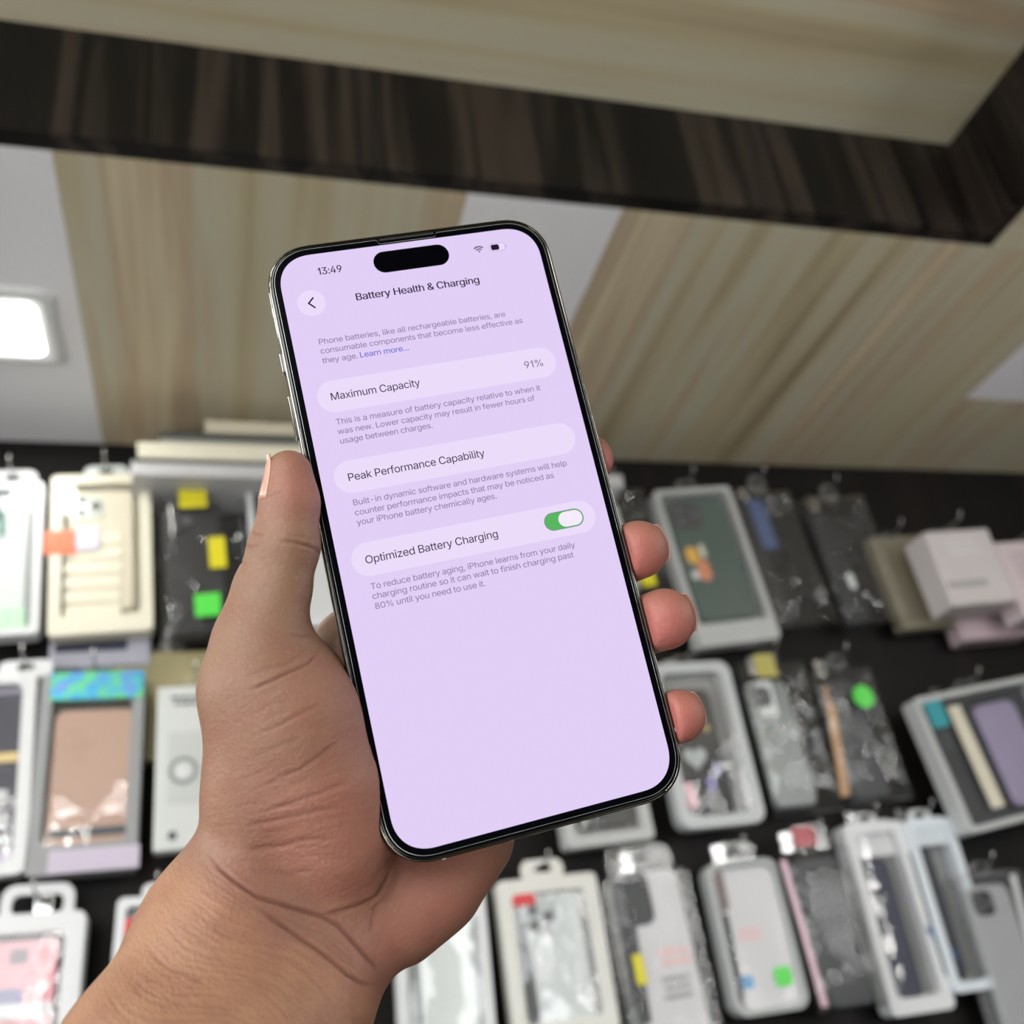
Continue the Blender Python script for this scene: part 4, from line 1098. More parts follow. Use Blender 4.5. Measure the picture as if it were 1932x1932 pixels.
class Pack:
    """one retail package; px corners are read on the upright plane its front lies in"""
    def __init__(s, name, label, short, tl, tr, bl, depth=.022, front=1.05, cat='phone case package', group=None):
        A, B, C_ = at_y(*tl, front), at_y(*tr, front), at_y(*bl, front)
        s.front, s.depth = front, depth
        s.roll = math.atan2(B[2] - A[2], B[0] - A[0])
        s.w = float(np.linalg.norm((B - A)[[0, 2]]))
        ex = np.array([math.cos(s.roll), math.sin(s.roll)]); ez = np.array([-math.sin(s.roll), math.cos(s.roll)])
        s.h = float(-(C_ - A)[[0, 2]] @ ez)
        s.ex, s.ez = ex, ez
        base = A[[0, 2]] + ex * s.w / 2 - ez * s.h          # bottom centre
        s.base = base
        s.t = thing(name, label, cat, (base[0], front + depth, base[1]), group)
        s.t.rotation_euler = (0, -s.roll, 0)
        s.short = short

    def loc(s, x, y, deep=0.0):
        """pixel -> package coordinates on its front plane (x right, z up)"""
        p = at_y(x, y, s.front + deep)[[0, 2]] - s.base
        return p @ s.ex, p @ s.ez

    def rect(s, a, b, deep=0.0):
        p, q = s.loc(*a, deep), s.loc(*b, deep)
        return (p[0] + q[0]) / 2, (p[1] + q[1]) / 2, abs(q[0] - p[0]), abs(p[1] - q[1])

    # local y: 0 = back, -depth = front
    def shell(s, m, border=.007, r=.006, back=None, bottom=None):
        d = s.depth
        bm = bmesh.new()
        o = rrect(s.w, s.h, r, 5, 0, s.h / 2)
        b0 = border if bottom is None else bottom
        i = rrect(s.w - 2 * border, s.h - border - b0, max(r * .8, .003), 5, 0, s.h / 2 + (b0 - border) / 2)
        frame_ring(bm, o, i, -d, -.003)
        slab(bm, o, -.003, 0)
        me_o = obj('box_shell', bm, m, s.t)
        s.inner = (0, s.h / 2 + (b0 - border) / 2, s.w - 2 * border, s.h - border - b0)
        if back:
            bm = bmesh.new()
            slab(bm, rrect(s.inner[2] - .001, s.inner[3] - .001, .003, 3, 0, s.inner[1]), -.005, -.0031)
            obj('backing_card', bm, back, s.t)
        return me_o

    def solid(s, m, r=.002, name='carton'):
        bm = bmesh.new()
        add_box(bm, (-s.w / 2, -s.depth, 0), (s.w / 2, 0, s.h), r, 2)
        return obj(name, bm, m, s.t)

    def window(s, m=PLASTIC):
        cx, cz, w, h = s.inner
        bm = bmesh.new()
        g = 22
        of = random.uniform(0, 60)
        vs = [[bm.verts.new((cx - w / 2 + w * i / g, -s.depth + .0012 + .0011 * pnoise(Vector((w * i / g * 26 + of, h * j / g * 17, of))), cz - h / 2 + h * j / g)) for j in range(g + 1)] for i in range(g + 1)]
        for i in range(g):
            for j in range(g):
                bm.faces.new((vs[i][j], vs[i + 1][j], vs[i + 1][j + 1], vs[i][j + 1]))
        obj('window_sheet', bm, m, s.t, True)

    def case(s, m, box=None, y0=None, cam_m=None, cam_at='left', r=.010, cam=True, name='phone_case', thick=.009):
        cx, cz, w, h = box if box else (s.inner[0], s.inner[1], s.inner[2] - .012, s.inner[3] - .012)
        y0 = -s.depth + .0035 if y0 is None else y0
        bm = bmesh.new()
        slab(bm, rrect(w, h, r, 6, cx, cz), y0, y0 + thick, .0025)
        c = obj(name, bm, m, s.t, False)
        if cam:
            cw = w * .46
            ccx = cx - w / 2 + cw / 2 + .005 if cam_at == 'left' else cx
            ccz = cz + h / 2 - cw / 2 - .006
            bm = bmesh.new()
            slab(bm, rrect(cw, cw, .008, 5, ccx, ccz), y0 - .0015, y0 + .001, .0006)
            cm = cam_m or card('camera_island_black', (24, 24, 26), .3)
            k = obj('camera_cutout', bm, cm, c)
            for a, b in ((-.25, .22), (-.25, -.22), (.24, 0)):
                bm = bmesh.new()
                slab(bm, rrect(cw * .36, cw * .36, cw * .179, 5, ccx + a * cw, ccz + b * cw), y0 - .0026, y0 - .0012, .0005)
                obj('lens_ring', bm, card('lens_ring_grey', (92, 92, 96), .25), c)
        return c

    def patch(s, name, a, b, m, lift=.0006, y=None, r=.001, on=None):
        """thin printed or stuck piece between two pixel corners on the front"""
        y = -s.depth if y is None else y
        cx, cz, w, h = s.rect(a, b, y + s.depth)
        bm = bmesh.new()
        slab(bm, rrect(w, h, min(r, w * .4, h * .4), 4, cx, cz), y - lift, y)
        return obj(name, bm, m, on or s.t)

    def strip(s, name, a, b, wpx, m, y, lift=.0006):
        """narrow band from pixel a down to pixel b"""
        p, q = s.loc(*a, y + s.depth), s.loc(*b, y + s.depth)
        w = wpx * 1.2 / FPX / 2
        bm = bmesh.new()
        slab(bm, [(p[0] - w, p[1]), (q[0] - w, q[1]), (q[0] + w, q[1]), (p[0] + w, p[1])], y - lift, y)
        return obj(name, bm, m, s.t)

    def disc(s, name, c, rpx, m, lift=.0006, y=None):
        y = -s.depth if y is None else y
        cx, cz = s.loc(*c, y + s.depth)
        r = abs(s.loc(c[0] + rpx, c[1], y + s.depth)[0] - cx)
        bm = bmesh.new()
        slab(bm, rrect(2 * r, 2 * r, r * .98, 7, cx, cz), y - lift, y)
        return obj(name, bm, m, s.t)

    def print_lines(s, name, a, b, rows, m, y=None, seed=0):
        """rows of illegible small print"""
        rng = random.Random(seed)
        y = -s.depth if y is None else y
        cx, cz, w, h = s.rect(a, b, y + s.depth)
        bm = bmesh.new()
        for k in range(rows):
            z = cz + h / 2 - h * (k + .5) / rows
            x = cx - w / 2 + rng.uniform(0, .12) * w
            while x < cx + w / 2 - .002:
                L = rng.uniform(.003, .008)
                add_box(bm, (x, y - .0004, z - h / rows * .28), (min(x + L, cx + w / 2), y, z + h / rows * .28))
                x += L + .0012
        return obj(name, bm, m, s.t)

    def bag(s, m=BAG, top=.0, puff=.007):
        """crumpled clear bag around the case"""
        bm = bmesh.new()
        nx, nz = 18, 30
        W, H = s.w, s.h + top
        off = random.uniform(0, 99)
        def pt(i, j, sd):
            x = -W / 2 + W * i / nx; z = H * j / nz
            e = min(i, nx - i, j * .7, (nz - j) * .7) / 3
            e = min(1, e)
            k = pnoise(Vector((x * 45 + off, z * 45, sd * 7))) * .0030 + abs(pnoise(Vector((x * 40 + off, z * 22, sd * 5 + 3)))) * .005 + pnoise(Vector((x * 130 + off, z * 130, sd * 3))) * .0005
            y = (-s.depth / 2) + sd * (s.depth / 2 + puff * .2 + k) * e
            return (x, -s.depth / 2 + (y + s.depth / 2), z)
        for sd in (-1, 1):
            vs = [[bm.verts.new(pt(i, j, sd)) for j in range(nz + 1)] for i in range(nx + 1)]
            for i in range(nx):
                for j in range(nz):
                    bm.faces.new((vs[i][j], vs[i + 1][j], vs[i + 1][j + 1], vs[i][j + 1]))
        bmesh.ops.remove_doubles(bm, verts=bm.verts, dist=1e-6)
        o = obj('bag', bm, m, s.t, True)
        return o

    def tab(s, m, w=.04, h=.018, x=0.0, hole=.010, y=None, hook=True):
        """hang tab with a hole, over the top edge, and the wire hook through it"""
        y = -s.depth * .5 if y is None else y
        z0 = s.h - .003
        bm = bmesh.new()
        o = rrect(w, h, h * .42, 5, x, z0 + h / 2)
        i = rrect(hole * 1.6, hole * .7, hole * .3, 5, x, z0 + h * .60)
        frame_ring(bm, o, i, y - .0006, y + .0006)
        obj('hang_tab', bm, m, s.t)
        if hook:
            s.hook(x, z0 + h * .60 + hole * .35 - .0013)

    def hook(s, x, z):
        p = s.base + s.ex * x + s.ez * z
        y1 = s.front + s.depth
        t = thing('display_hook', f'chrome wire display hook carrying the {s.short}', 'hook', (p[0], YB, p[1]))
        bm = bmesh.new()
        tube(bm, [(0, 0.001, 0), (0, -(YB - s.front) - .012, 0), (0, -(YB - s.front) - .018, .003), (0, -(YB - s.front) - .020, .010)], .0013, 8)
        obj('wire', bm, M_HOOK, t, True)
        bm = bmesh.new()
        add_box(bm, (-.008, -.0025, -.012), (.008, .0008, .012), .001)
        obj('hook_plate', bm, M_HOOK, t)


WHITE = card('white_box_card', (208, 210, 212), .35)
WARM = card('cream_box_card', (214, 210, 192), .4)
GREYF = card('light_grey_box_card', (176, 178, 178), .4)
MIDG = card('mid_grey_box_card', (140, 141, 142), .4)
BLACK = card('black_case_rubber', (30, 31, 34), .5)
NAVY = card('navy_case_rubber', (36, 40, 62), .5)
DKG = card('charcoal_case_rubber', (56, 58, 62), .5)
YEL = card('yellow_label', (214, 204, 36), .4)
GRN = card('fluorescent_green_label', (84, 212, 76), .4)
RED = card('red_label', (206, 58, 62), .4)
ORG = card('orange_label', (224, 98, 52), .4)
LIL = card('lilac_label', (206, 200, 222), .4)
CLEARC = card('milky_clear_case', (206, 212, 212), .25)
INKG = card('grey_print', (150, 150, 152), .5)
INKP = card('pink_print', (226, 182, 180), .5)
INKD = card('dark_print', (70, 74, 78), .5)

P = 'case_package'
# ---- upper row, left of the hand
k = Pack(P, 'white framed package with milky clear case cut by the left photo edge, upper row', 'white upper row package at the left edge', (-92, 912), (84, 908), (-112, 1206))
k.shell(WHITE, .008, back=WHITE); k.case(CLEARC); k.window(); k.tab(WHITE, .05, .024, x=.012)
k.patch('green_print', (0, 1150), (46, 1184), card('pale_green_print', (178, 216, 184)), y=-k.depth + .0005)
k.patch('dark_print', (0, 965), (8, 1010), card('teal_print', (60, 110, 100)), y=-k.depth + .0005)

k = Pack(P, 'cream framed package holding a beige ribbed case with an orange label', 'cream package with the orange label', (97, 897), (283, 892), (72, 1202))
k.shell(WARM, .012, back=WARM, bottom=.02); k.case(card('beige_case', (208, 200, 180), .4), cam_m=card('mint_grey_island', (190, 200, 186)))
for i in range(6):
    y = 1010 + i * 27
    k.patch('ridge', (122, y), (228, y + 15), card('cream_ridge', (226, 220, 200)), y=-k.depth + .0032, lift=.001, r=.003)
k.window()
k.patch('price_label', (84, 1003), (143, 1044), ORG); k.patch('lilac_sticker', (143, 996), (186, 1036), LIL)
k.tab(CLEARC, .046, .02, x=.004)

k = Pack(P, 'black case in a clear bag with yellow and green labels, left of the thumb', 'bagged black case beside the thumb', (288, 905), (452, 897), (283, 1216), .018)
k.case(BLACK, k.rect((304, 952), (432, 1188)), y0=-.013, cam_m=card('gloss_black_island', (44, 45, 48), .3)); k.bag()
k.patch('yellow_header', (335, 902), (391, 956), YEL, y=-k.depth - .004); k.patch('yellow_sticker', (392, 1014), (428, 1070), YEL, y=-k.depth - .003)
k.patch('green_sticker', (366, 1122), (418, 1160), GRN, y=-k.depth - .003)
k.tab(BLISTER, .03, .02)

k = Pack(P, 'grey topped white card package half hidden behind the thumb', 'package behind the thumb', (462, 893), (640, 886), (470, 1190))
k.shell(WHITE, .006, back=CLEARC); k.case(DKG, k.rect((470, 925), (600, 985))); k.window(); k.patch('white_sleeve', (476, 1000), (640, 1180), WHITE, y=-k.depth + .0034)
k.tab(BLISTER, .03, .018)

k = Pack(P, 'lilac grey carton with a navy band hanging lower behind the cream package', 'lilac grey carton', (102, 1090), (286, 1085), (104, 1262), .02, 1.075)
k.solid(card('lilac_grey_carton', (168, 168, 182))); k.patch('navy_band', (104, 1208), (240, 1226), NAVY); k.tab(BLISTER, .03, .014, hook=True)

# ---- upper row, right of the phone
k = Pack(P, 'clear bag with white case just right of the phone, behind the middle finger', 'bagged white case by the middle finger', (1085, 925), (1218, 915), (1120, 1128), .018)
k.case(CLEARC, k.rect((1100, 945), (1215, 1110)), y0=-.013); k.bag(); k.patch('yellow_sticker', (1205, 1080), (1240, 1104), YEL, y=-k.depth - .003); k.tab(BLISTER, .03, .02)

k = Pack(P, 'dark green case with an orange and yellow print in a white edged box', 'dark green case box', (1232, 926), (1375, 916), (1288, 1226))
k.shell(GREYF, .007, back=card('grey_backing', (120, 126, 124)), bottom=.028); k.case(card('dark_green_case', (38, 66, 60), .4), thick=.011)
yy = -k.depth + .0032
k.patch('yellow_print', (1290, 1034), (1322, 1062), card('yellow_print', (226, 176, 52)), y=yy, r=.006); k.patch('cream_print', (1316, 1028), (1334, 1052), WARM, y=yy, r=.005)
k.patch('orange_print', (1312, 1058), (1346, 1094), card('orange_print', (216, 132, 88)), y=yy, r=.006); k.patch('pale_print', (1303, 1078), (1322, 1092), WHITE, y=yy, r=.003)
k.window(BLISTER); k.tab(BLISTER, .03, .022)

k = Pack(P, 'black case with blue upper panel in a clear bag, upper row', 'bagged case with blue panel', (1382, 928), (1496, 919), (1416, 1192), .018)
k.case(BLACK, k.rect((1384, 940), (1508, 1180)), y0=-.013, cam=False); k.patch('blue_panel', (1408, 944), (1470, 1034), card('slate_blue_panel', (74, 90, 130)), y=-.0131, r=.006); k.bag(); k.tab(BLISTER, .026, .03)

k = Pack(P, 'plain black case in clear bag, last bag of the upper row', 'plain black bagged case', (1512, 945), (1638, 934), (1555, 1186), .018)
k.case(BLACK, k.rect((1530, 965), (1652, 1172)), y0=-.013); k.patch('white_mark', (1594, 1082), (1618, 1110), CLEARC, y=-.0134, r=.004); k.bag(top=.006); k.tab(BLISTER, .026, .03)

k = Pack('accessory_box', 'khaki flat package hanging left of the small white boxes', 'khaki package', (1640, 1015), (1742, 1008), (1668, 1192), .02, 1.06, 'accessory box')
k.solid(card('khaki_card', (122, 116, 98))); k.tab(BLISTER, .03, .014)
k = Pack('accessory_box', 'small white printed box hanging in front of the dark wall, upper right', 'small white printed box', (1742, 1004), (1862, 996), (1758, 1148), .045, 1.0, 'accessory box')
k.solid(card('warm_white_card', (196, 190, 190))); k.print_lines('front_print', (1775, 1095), (1868, 1108), 1, INKG, seed=2); k.print_lines('top_print', (1775, 1015), (1850, 1045), 3, card('faint_print', (208, 204, 206)), seed=5); k.tab(BLISTER, .05, .016)
k = Pack('accessory_box', 'pinkish white box cut by the right photo edge, upper row', 'pinkish white box at the right edge', (1876, 1024), (1992, 1016), (1888, 1170), .04, 1.0, 'accessory box')
k.solid(card('pinkish_white_card', (200, 186, 190))); k.print_lines('front_print', (1900, 1040), (1960, 1090), 4, card('mauve_print', (176, 160, 168)), seed=3); k.tab(BLISTER, .04, .012)
k = Pack('accessory_box', 'pink tinted box hanging lower behind the small white boxes', 'pink tinted box', (1770, 1080), (1892, 1072), (1784, 1212), .03, 1.058, 'accessory box')
k.solid(card('pink_tint_card', (176, 158, 164))); k.tab(BLISTER, .04, .012)

# ---- middle row, left
k = Pack(P, 'white framed package with navy case and gold stripe, middle row', 'white framed navy case at the left edge', (-108, 1275), (70, 1264), (-106, 1664))
k.shell(WHITE, .012, back=LIL, r=.01); k.case(NAVY, k.rect((-85, 1312), (50, 1592))); k.patch('gold_stripe', (-80, 1428), (34, 1436), card('gold_foil', (214, 190, 130), .25), y=-k.depth + .0034); k.window(); k.tab(WHITE, .05, .018, x=.03)

k = Pack(P, 'grey framed package with rose tan case under a holographic strip', 'rose tan case package', (80, 1272), (274, 1266), (74, 1652), .03)
k.shell(card('silver_grey_frame', (140, 142, 144)), .011, back=card('olive_grey_backing', (110, 112, 104)), bottom=.026)
k.case(card('rose_tan_case', (176, 144, 128), .35), k.rect((104, 1338), (246, 1600)), cam=False); k.patch('camera_bar', (92, 1566), (238, 1573), INKD, y=-k.depth + .0033); k.window()
k.patch('bottom_strip', (92, 1606), (262, 1636), card('lilac_strip', (186, 176, 194)), lift=.0008)
holo = mat('holographic_foil', srgb(150, 150, 190), .25, .6, var=.05)
_nt = holo.node_tree
_rp = _nt.nodes.new('ShaderNodeValToRGB')
for p_, c_ in ((.15, (90, 90, 230)), (.5, (120, 220, 140))):
    e_ = _rp.color_ramp.elements.new(p_); e_.color = srgb(*c_)
_rp.color_ramp.elements[0].color = srgb(120, 110, 130)
_rp.color_ramp.elements[-1].color = srgb(230, 160, 220)
_rp.color_ramp.elements[2].position = .42
_e = _rp.color_ramp.elements.new(.55); _e.color = srgb(70, 170, 235)
_nz = [n for n in _nt.nodes if n.type == 'TEX_NOISE'][0]
_nz.inputs['Scale'].default_value = 70
_nt.links.new(_nz.outputs['Fac'], _rp.inputs[0])
_nt.links.new(_rp.outputs[0], _nt.nodes['Principled BSDF'].inputs['Base Color'])
k.patch('holographic_strip', (98, 1270), (270, 1316), holo, lift=.001); k.tab(BLISTER, .03, .016)

k = Pack(P, 'pale grey printed carton with a ring picture, left of the wrist', 'pale grey ring carton', (298, 1296), (440, 1290), (290, 1608), .02)
k.solid(card('pale_grey_carton', (196, 200, 198))); k.print_lines('top_print', (322, 1312), (400, 1330), 2, INKD, seed=1)
k.patch('picture_panel', (318, 1382), (384, 1512), card('panel_grey', (184, 188, 186)))
k.disc('ring_print', (346, 1454), 28, card('ring_grey', (128, 132, 130)), lift=.0008); k.disc('ring_center', (346, 1454), 19, card('panel_grey_light', (196, 199, 197)), lift=.0011); k.disc('ring_hub', (344, 1456), 9, WHITE, lift=.0014)
k.disc('corner_dot', (325, 1577), 9, INKD); k.tab(BLISTER, .03, .016)
k = Pack(P, 'olive card package hanging behind the pale grey carton, left of the thumb base', 'olive card package', (215, 1232), (420, 1226), (222, 1440), .018, 1.078)
k.solid(card('olive_card', (150, 142, 104))); k.tab(BLISTER, .03, .014)

# ---- middle row, right
k = Pack(P, 'grey white box mostly hidden behind the lower end of the phone', 'box behind the lower phone end', (1010, 1268), (1165, 1256), (1060, 1604))
k.shell(GREYF, .012, back=MIDG); k.case(DKG); k.window(); k.tab(BLISTER, .03, .016)
k = Pack(P, 'light grey framed package with black case printed with a heart', 'black heart case package', (1222, 1254), (1372, 1246), (1268, 1568))
k.shell(card('silver_grey_box_card', (186, 190, 192)), .012, r=.014, back=MIDG); c_ = k.case(BLACK, k.rect((1248, 1302), (1395, 1532)), thick=.012)
yy = -k.depth + .0032
hp = [(16 * math.sin(t) ** 3, 13 * math.cos(t) - 5 * math.cos(2 * t) - 2 * math.cos(3 * t) - math.cos(4 * t)) for t in [2 * math.pi * i / 40 for i in range(40)]]
hx, hz = k.loc(1314, 1428)
bm = bmesh.new(); slab(bm, [(hx + a * .00088, hz + b * .00088) for a, b in hp][::-1], yy - .0006, yy); obj('heart_print', bm, card('heart_grey', (168, 176, 180)), k.t)
k.patch('pink_print', (1284, 1478), (1318, 1524), card('rose_print', (198, 140, 156)), y=yy, r=.005); k.patch('purple_print', (1330, 1466), (1354, 1492), card('violet_print', (88, 80, 150)), y=yy, r=.004)
k.patch('violet_dot', (1344, 1442), (1360, 1462), card('violet_print', (88, 80, 150)), y=yy, r=.003); k.patch('gold_dot', (1326, 1368), (1340, 1380), card('gold_print', (180, 164, 96)), y=yy, r=.003)
k.window(); k.tab(BLISTER, .03, .016)

k = Pack(P, 'transparent case in a crumpled clear bag with a yellow top label', 'bagged transparent case', (1392, 1246), (1522, 1238), (1432, 1542), .02)
k.case(card('smoky_clear_case', (118, 124, 124), .25), k.rect((1408, 1285), (1552, 1515)), y0=-.014, cam_m=card('smoke_island', (66, 70, 70), .3)); k.bag(); k.patch('painted_glare', (1422, 1286), (1470, 1350), CLEARC, y=-.0142); k.patch('yellow_label', (1420, 1236), (1468, 1276), card('dull_yellow_label', (172, 164, 84)), y=-k.depth - .004); k.tab(BLISTER, .026, .016)  # pale patch paints the bag's bright highlight in as colour

k = Pack(P, 'dark case with tan side stripe and round green sticker in a clear bag', 'bagged dark case with tan stripe', (1528, 1258), (1650, 1248), (1588, 1520), .02)
k.case(DKG, k.rect((1552, 1285), (1692, 1500)), y0=-.014); b_ = k.patch('tan_stripe', (1562, 1292), (1609, 1500), card('tan_stripe', (176, 138, 100)), y=-.0142)
bm = bmesh.new(); p0, p1 = k.loc(1566, 1292), k.loc(1600, 1500)
slab(bm, [(p0[0] - .006, p0[1]), (p1[0] - .006, p1[1]), (p1[0] + .006, p1[1]), (p0[0] + .006, p0[1])], -.0146, -.0142)
b_.data = obj('tan_stripe_mesh', bm, card('tan_stripe', (176, 138, 100)), k.t).data
bpy.data.objects.remove([o for o in k.t.children if o.name.startswith('tan_stripe_mesh')][0])
k.bag(); k.disc('green_sticker', (1629, 1314), 19, GRN, y=-k.depth - .004); k.tab(BLISTER, .026, .02)

k = Pack(P, 'tilted grey framed package with teal label and violet case', 'tilted package with teal label', (1722, 1318), (1948, 1272), (1802, 1582), .026, 1.03)
k.shell(GREYF, .007, back=card('graphite_backing', (44, 46, 50)))
k.patch('cream_card', (1786, 1334), (1896, 1520), card('cream_insert', (218, 212, 192)), y=-.014); k.patch('teal_label', (1738, 1320), (1794, 1368), card('teal_label', (38, 140, 150)), y=-k.depth + .001)
k.patch('camera_strip', (1760, 1372), (1804, 1412), DKG, y=-.0146)
k.case(card('violet_grey_case', (150, 140, 168), .35), k.rect((1842, 1330), (2004, 1500)), y0=-.02, cam=False); k.window(); k.tab(BLISTER, .03, .016)

# ---- lower row, left
k = Pack(P, 'white framed package with pink picture and a big handle, lower left corner', 'pink picture package', (-75, 1732), (164, 1716), (-80, 2080), .03)
k.shell(WHITE, .016, r=.008, back=DKG); k.patch('pink_insert', (-60, 1782), (88, 2010), card('pink_insert', (222, 160, 168)), y=-.014, r=.004); k.patch('dark_shape', (20, 1792), (52, 1818), card('plum_grey', (120, 104, 112)), y=-.0146, r=.003)
k.patch('blue_shape', (-10, 1868), (40, 1900), card('slate_violet', (112, 110, 148)), y=-.0146, r=.006); k.patch('white_band', (-60, 1902), (96, 1918), WHITE, y=-.0147); k.window()
cx_, cz_ = k.loc(66, 1712)
bm = bmesh.new(); frame_ring(bm, rrect(.062, .034, .012, 5, cx_, k.h + .010), rrect(.044, .018, .007, 5, cx_, k.h + .009), -.018, -.012); obj('carry_handle', bm, WHITE, k.t); k.hook(cx_, k.h + .0165)

k = Pack(P, 'white package with a red corner label peeking out left of the forearm', 'white package with red corner', (222, 1694), (372, 1686), (216, 2000))
k.shell(WHITE, .008, back=WHITE); k.case(CLEARC, cam=False); k.patch('red_label', (236, 1734), (300, 1762), RED, y=-k.depth + .0008); k.window(); k.tab(WHITE, .03, .016)

# ---- lower row, right of the wrist
k = Pack(P, 'white framed package with pale card, nearest right of the wrist', 'pale card package by the wrist', (742, 1672), (912, 1660), (772, 1990))
k.shell(WHITE, .009, back=card('pale_grey_card', (204, 210, 208))); k.strip('left_edge', (776, 1720), (800, 1960), 12, INKD, -.0055); k.strip('right_edge', (892, 1700), (918, 1960), 18, MIDG, -.0055); k.patch('pale_insert', (786, 1700), (908, 1960), card('pale_insert', (214, 220, 218)), y=-.008); k.window(); k.tab(WHITE, .03, .016)

k = Pack(P, 'white framed package with clear case, red corner label and scalloped hang tab', 'clear case package with red corner', (936, 1664), (1122, 1644), (988, 1968))
k.shell(card('soft_white_card', (214, 214, 208)), .014, r=.006, back=card('pale_grey_card', (204, 210, 208))); k.case(card('frosted_clear_case', (196, 202, 202), .2), k.rect((978, 1690), (1142, 1935)), cam_m=card('frosted_island', (178, 184, 184), .25))
k.strip('left_edge', (984, 1742), (1014, 1932), 11, INKD, -.0192); k.strip('right_edge', (1096, 1700), (1138, 1932), 12, MIDG, -.0192)
k.patch('red_label', (960, 1679), (1010, 1706), RED, y=-k.depth + .0008); k.window()
k.tab(card('soft_white_card', (214, 214, 208)), .046, .022, hole=.012)

k = Pack(P, 'white card in a clear case with a dark camera cutout and yellow side label', 'white card with dark camera cutout', (1138, 1660), (1296, 1638), (1202, 1990))
k.shell(BLISTER, .006, back=MIDG); k.case(card('white_insert_card', (200, 200, 203), .4), k.rect((1172, 1650), (1354, 1975)), cam=False, r=.012)
yy = -k.depth + .0032
k.strip('dark_edge', (1186, 1745), (1216, 1930), 24, DKG, yy - .0003); k.patch('camera_cutout', (1166, 1650), (1238, 1742), card('dark_lens_card', (46, 50, 52)), y=yy - .0004, r=.010)
k.print_lines('red_print', (1236, 1790), (1306, 1818), 2, INKP, y=yy, seed=3); k.print_lines('grey_print', (1246, 1842), (1310, 1882), 3, INKG, y=yy, seed=4)
k.patch('yellow_label', (1192, 1802), (1222, 1856), YEL, y=-k.depth + .001); k.window(FLATW); k.tab(BLISTER, .075, .034, hole=.008)

k = Pack(P, 'white card with long camera slot, blue and green labels in a grey rimmed blister', 'white card with blue and green labels', (1330, 1630), (1462, 1616), (1392, 1922))
k.shell(card('silver_rim', (168, 172, 172)), .006, r=.014, back=DKG); k.case(card('white_insert_card', (200, 200, 203), .4), k.rect((1350, 1640), (1522, 1896)), cam=False, r=.012)
k.patch('camera_slot', (1338, 1644), (1378, 1718), card('brown_grey_slot', (112, 98, 98)), y=yy, r=.007); k.strip('dark_edge', (1366, 1725), (1398, 1885), 14, DKG, yy - .0003)
k.print_lines('pink_print', (1388, 1752), (1440, 1772), 2, INKP, y=yy, seed=6); k.patch('blue_label', (1385, 1844), (1424, 1864), card('blue_label', (74, 140, 190)), y=yy); k.window(FLATW)
k.patch('green_label', (1458, 1826), (1498, 1858), GRN, y=-k.depth + .001, r=.003); k.tab(BLISTER, .05, .024)

k = Pack(P, 'charcoal case in a pink edged glossy bag with a red top label', 'charcoal case with pink edges', (1478, 1606), (1606, 1592), (1562, 1912), .022, 1.035)
k.case(DKG, k.rect((1504, 1618), (1662, 1892)), y0=-.016, cam=False); k.bag()
for a, b in (((1470, 1625), (1492, 1640)),):
    pass
bm = bmesh.new(); p0, p1 = k.loc(1476, 1622), k.loc(1556, 1900)
slab(bm, [(p0[0], p0[1]), (p1[0], p1[1]), (p1[0] + .007, p1[1]), (p0[0] + .007, p0[1])], -.0175, -.0165); obj('pink_edge_strip', bm, card('pink_foil', (196, 164, 178), .2), k.t)
k.patch('red_label', (1492, 1562), (1542, 1594), card('muted_red_label', (176, 92, 100)), y=-k.depth * .5, lift=.001); k.tab(BLISTER, .05, .03)

k = Pack(P, 'white framed package with navy case, wavy white lower edge', 'white framed navy case', (1588, 1556), (1700, 1546), (1672, 1922), .024, 1.06)
k.shell(WHITE, .012, r=.008, back=MIDG, bottom=.016); k.case(NAVY, k.rect((1606, 1622), (1752, 1880)), cam=False); k.patch('top_card', (1600, 1552), (1694, 1612), WHITE, y=-.014); k.window(); k.tab(WHITE, .03, .016)
k = Pack(P, 'white package with black case showing a blue streak', 'black case with blue streak', (1704, 1548), (1792, 1540), (1768, 1880), .024, 1.055)
k.shell(card('bluish_white_card', (206, 214, 220)), .010, r=.008, back=MIDG); k.case(card('blue_black_case', (20, 28, 42), .3), k.rect((1714, 1596), (1836, 1846)), cam=False)
bm = bmesh.new(); p0, p1, p2 = k.loc(1752, 1752), k.loc(1786, 1778), k.loc(1808, 1806)
slab(bm, [(p0[0], p0[1] + .003), (p0[0], p0[1] - .003), (p1[0], p1[1] - .005), (p2[0], p2[1] - .004), (p2[0], p2[1] + .004), (p1[0], p1[1] + .004)], -k.depth + .0025, -k.depth + .0034); obj('blue_streak', bm, card('blue_streak', (36, 92, 146)), k.t)
k.patch('top_card', (1708, 1546), (1790, 1592), card('bluish_white_card', (206, 214, 220)), y=-k.depth + .004); k.window(); k.tab(WHITE, .03, .016)
k = Pack(P, 'grey case with dark camera block in clear packaging, lower right corner', 'grey case in the lower right corner', (1800, 1650), (1922, 1638), (1884, 1990))
k.shell(BLISTER, .005, back=DKG); k.case(card('silver_grey_case', (158, 160, 162), .35), k.rect((1822, 1672), (2000, 1960)), cam_m=card('camera_island_black', (24, 24, 26), .3)); k.strip('white_edge', (1910, 1650), (1985, 1960), 12, WHITE, -k.depth + .003); k.window(); k.tab(BLISTER, .03, .016)

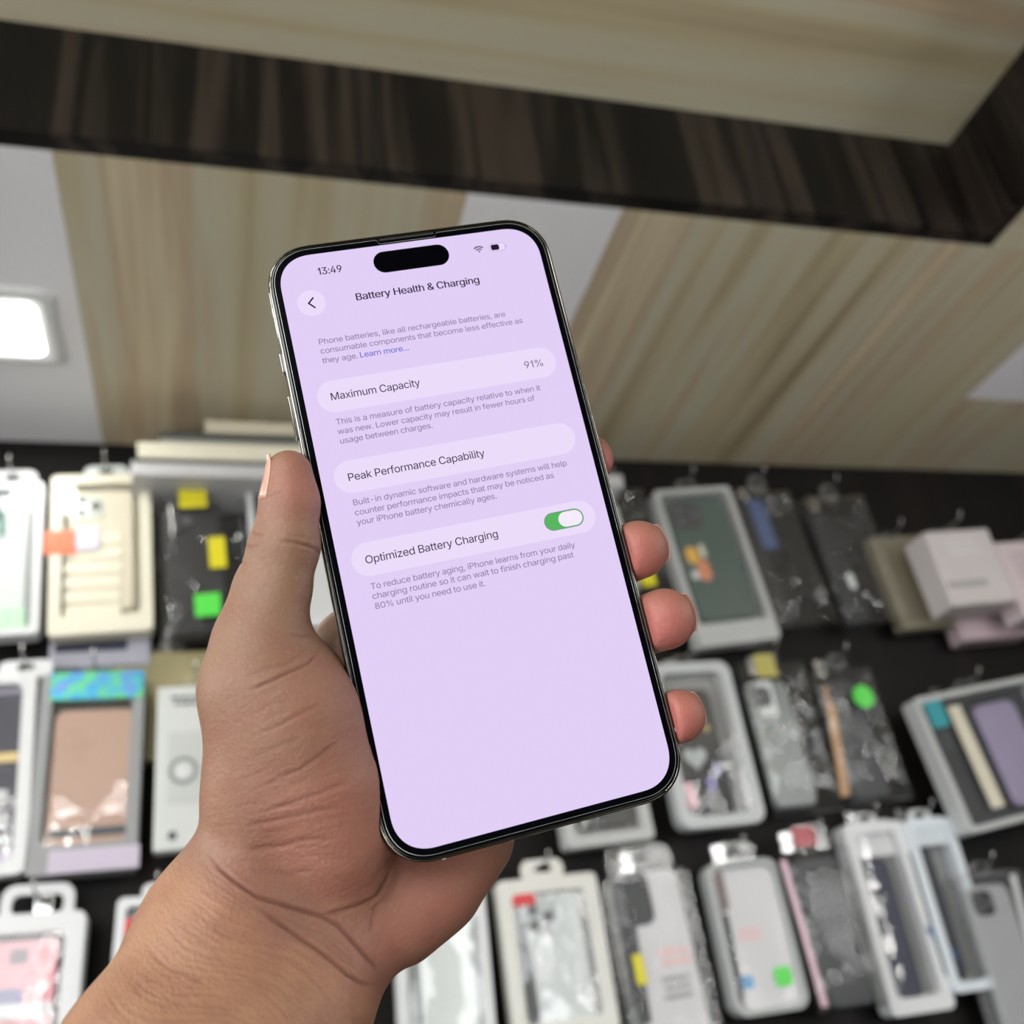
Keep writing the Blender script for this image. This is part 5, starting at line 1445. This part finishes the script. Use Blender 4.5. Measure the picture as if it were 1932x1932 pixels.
# ---- packages the phone, hand and arm stand in front of
for n_, (tl, tr, bl) in enumerate((((655, 902), (800, 897), (672, 1186)), ((830, 896), (968, 892), (860, 1186)), ((505, 1278), (650, 1271), (512, 1590)), ((690, 1268), (838, 1262), (714, 1575)), ((865, 1262), (985, 1257), (893, 1530)), ((425, 1704), (570, 1694), (430, 1990)))):
    k = Pack(P, 'framed phone case package hanging directly behind the phone and hand', f'hidden package {"abcdef"[n_]}', tl, tr, bl, group='packages behind the phone and hand')
    k.shell(GREYF if n_ % 2 else WHITE, .010, back=MIDG); k.case((BLACK, CLEARC, NAVY, DKG, CLEARC, BLACK)[n_]); k.window(); k.tab(BLISTER, .03, .016, hook=False)

# ---- ledge with flat boxes lying on it, under the soffit
def at_front(x, y, d):
    return at_y(x, y, d)


a = at_y(248, 866, 1.015); b = at_y(1175, 900, 1.015)
zl = a[2]
t = thing('wall_ledge', 'pale ledge fixed to the dark wall under the stacked flat boxes', 'shelf', ((a[0] + b[0]) / 2, YB, zl - .02))
W_ = b[0] - a[0]
bm = bmesh.new(); add_box(bm, (-W_ / 2, -.085, .0), (W_ / 2, .001, .02), .002); obj('board', bm, card('pale_ledge_board', (186, 186, 188), .4), t)
bm = bmesh.new(); add_box(bm, (-W_ / 2 + .002, -.0865, .0165), (W_ / 2 - .002, -.0845, .0195)); obj('edge_strip', bm, card('dark_edge_strip', (66, 66, 64), .4), t)
zt = zl
for lab, x0, x1, hh, yf, m_, nm in (
        ('long cream flat box at the bottom of the stack on the ledge', 262, 760, .019, 1.010, card('cream_flat_box', (222, 218, 200), .4), 1),
        ('grey flat box with dark top edge in the middle of the stack on the ledge', 300, 720, .018, 1.014, card('grey_flat_box', (150, 150, 140), .4), 2),
        ('thick cream flat box on top of the stack on the ledge', 388, 800, .019, 1.018, card('warm_flat_box', (206, 198, 178), .4), 3)):
    p0, p1 = at_y(x0, 830, yf), at_y(x1, 830, yf)
    t = thing('flat_box', lab, 'box', ((p0[0] + p1[0]) / 2, yf, zt), 'flat boxes stacked on the ledge')
    w_ = p1[0] - p0[0]
    bm = bmesh.new(); add_box(bm, (-w_ / 2, 0, 0), (w_ / 2, YB - yf - .002, hh * .62), .0012); obj('tray', bm, m_, t)
    bm = bmesh.new(); add_box(bm, (-w_ / 2 - .0012, -.0012, hh * .45), (w_ / 2 + .0012, YB - yf - .001, hh), .0012)
    obj('lid', bm, card('dark_grey_lid', (70, 74, 72), .4) if nm == 2 else m_, t)
    zt += hh
for o in bpy.data.objects:
    if o.type == 'MESH' and len(o.data.materials) == 0:
        o.data.materials.append(GREYF)
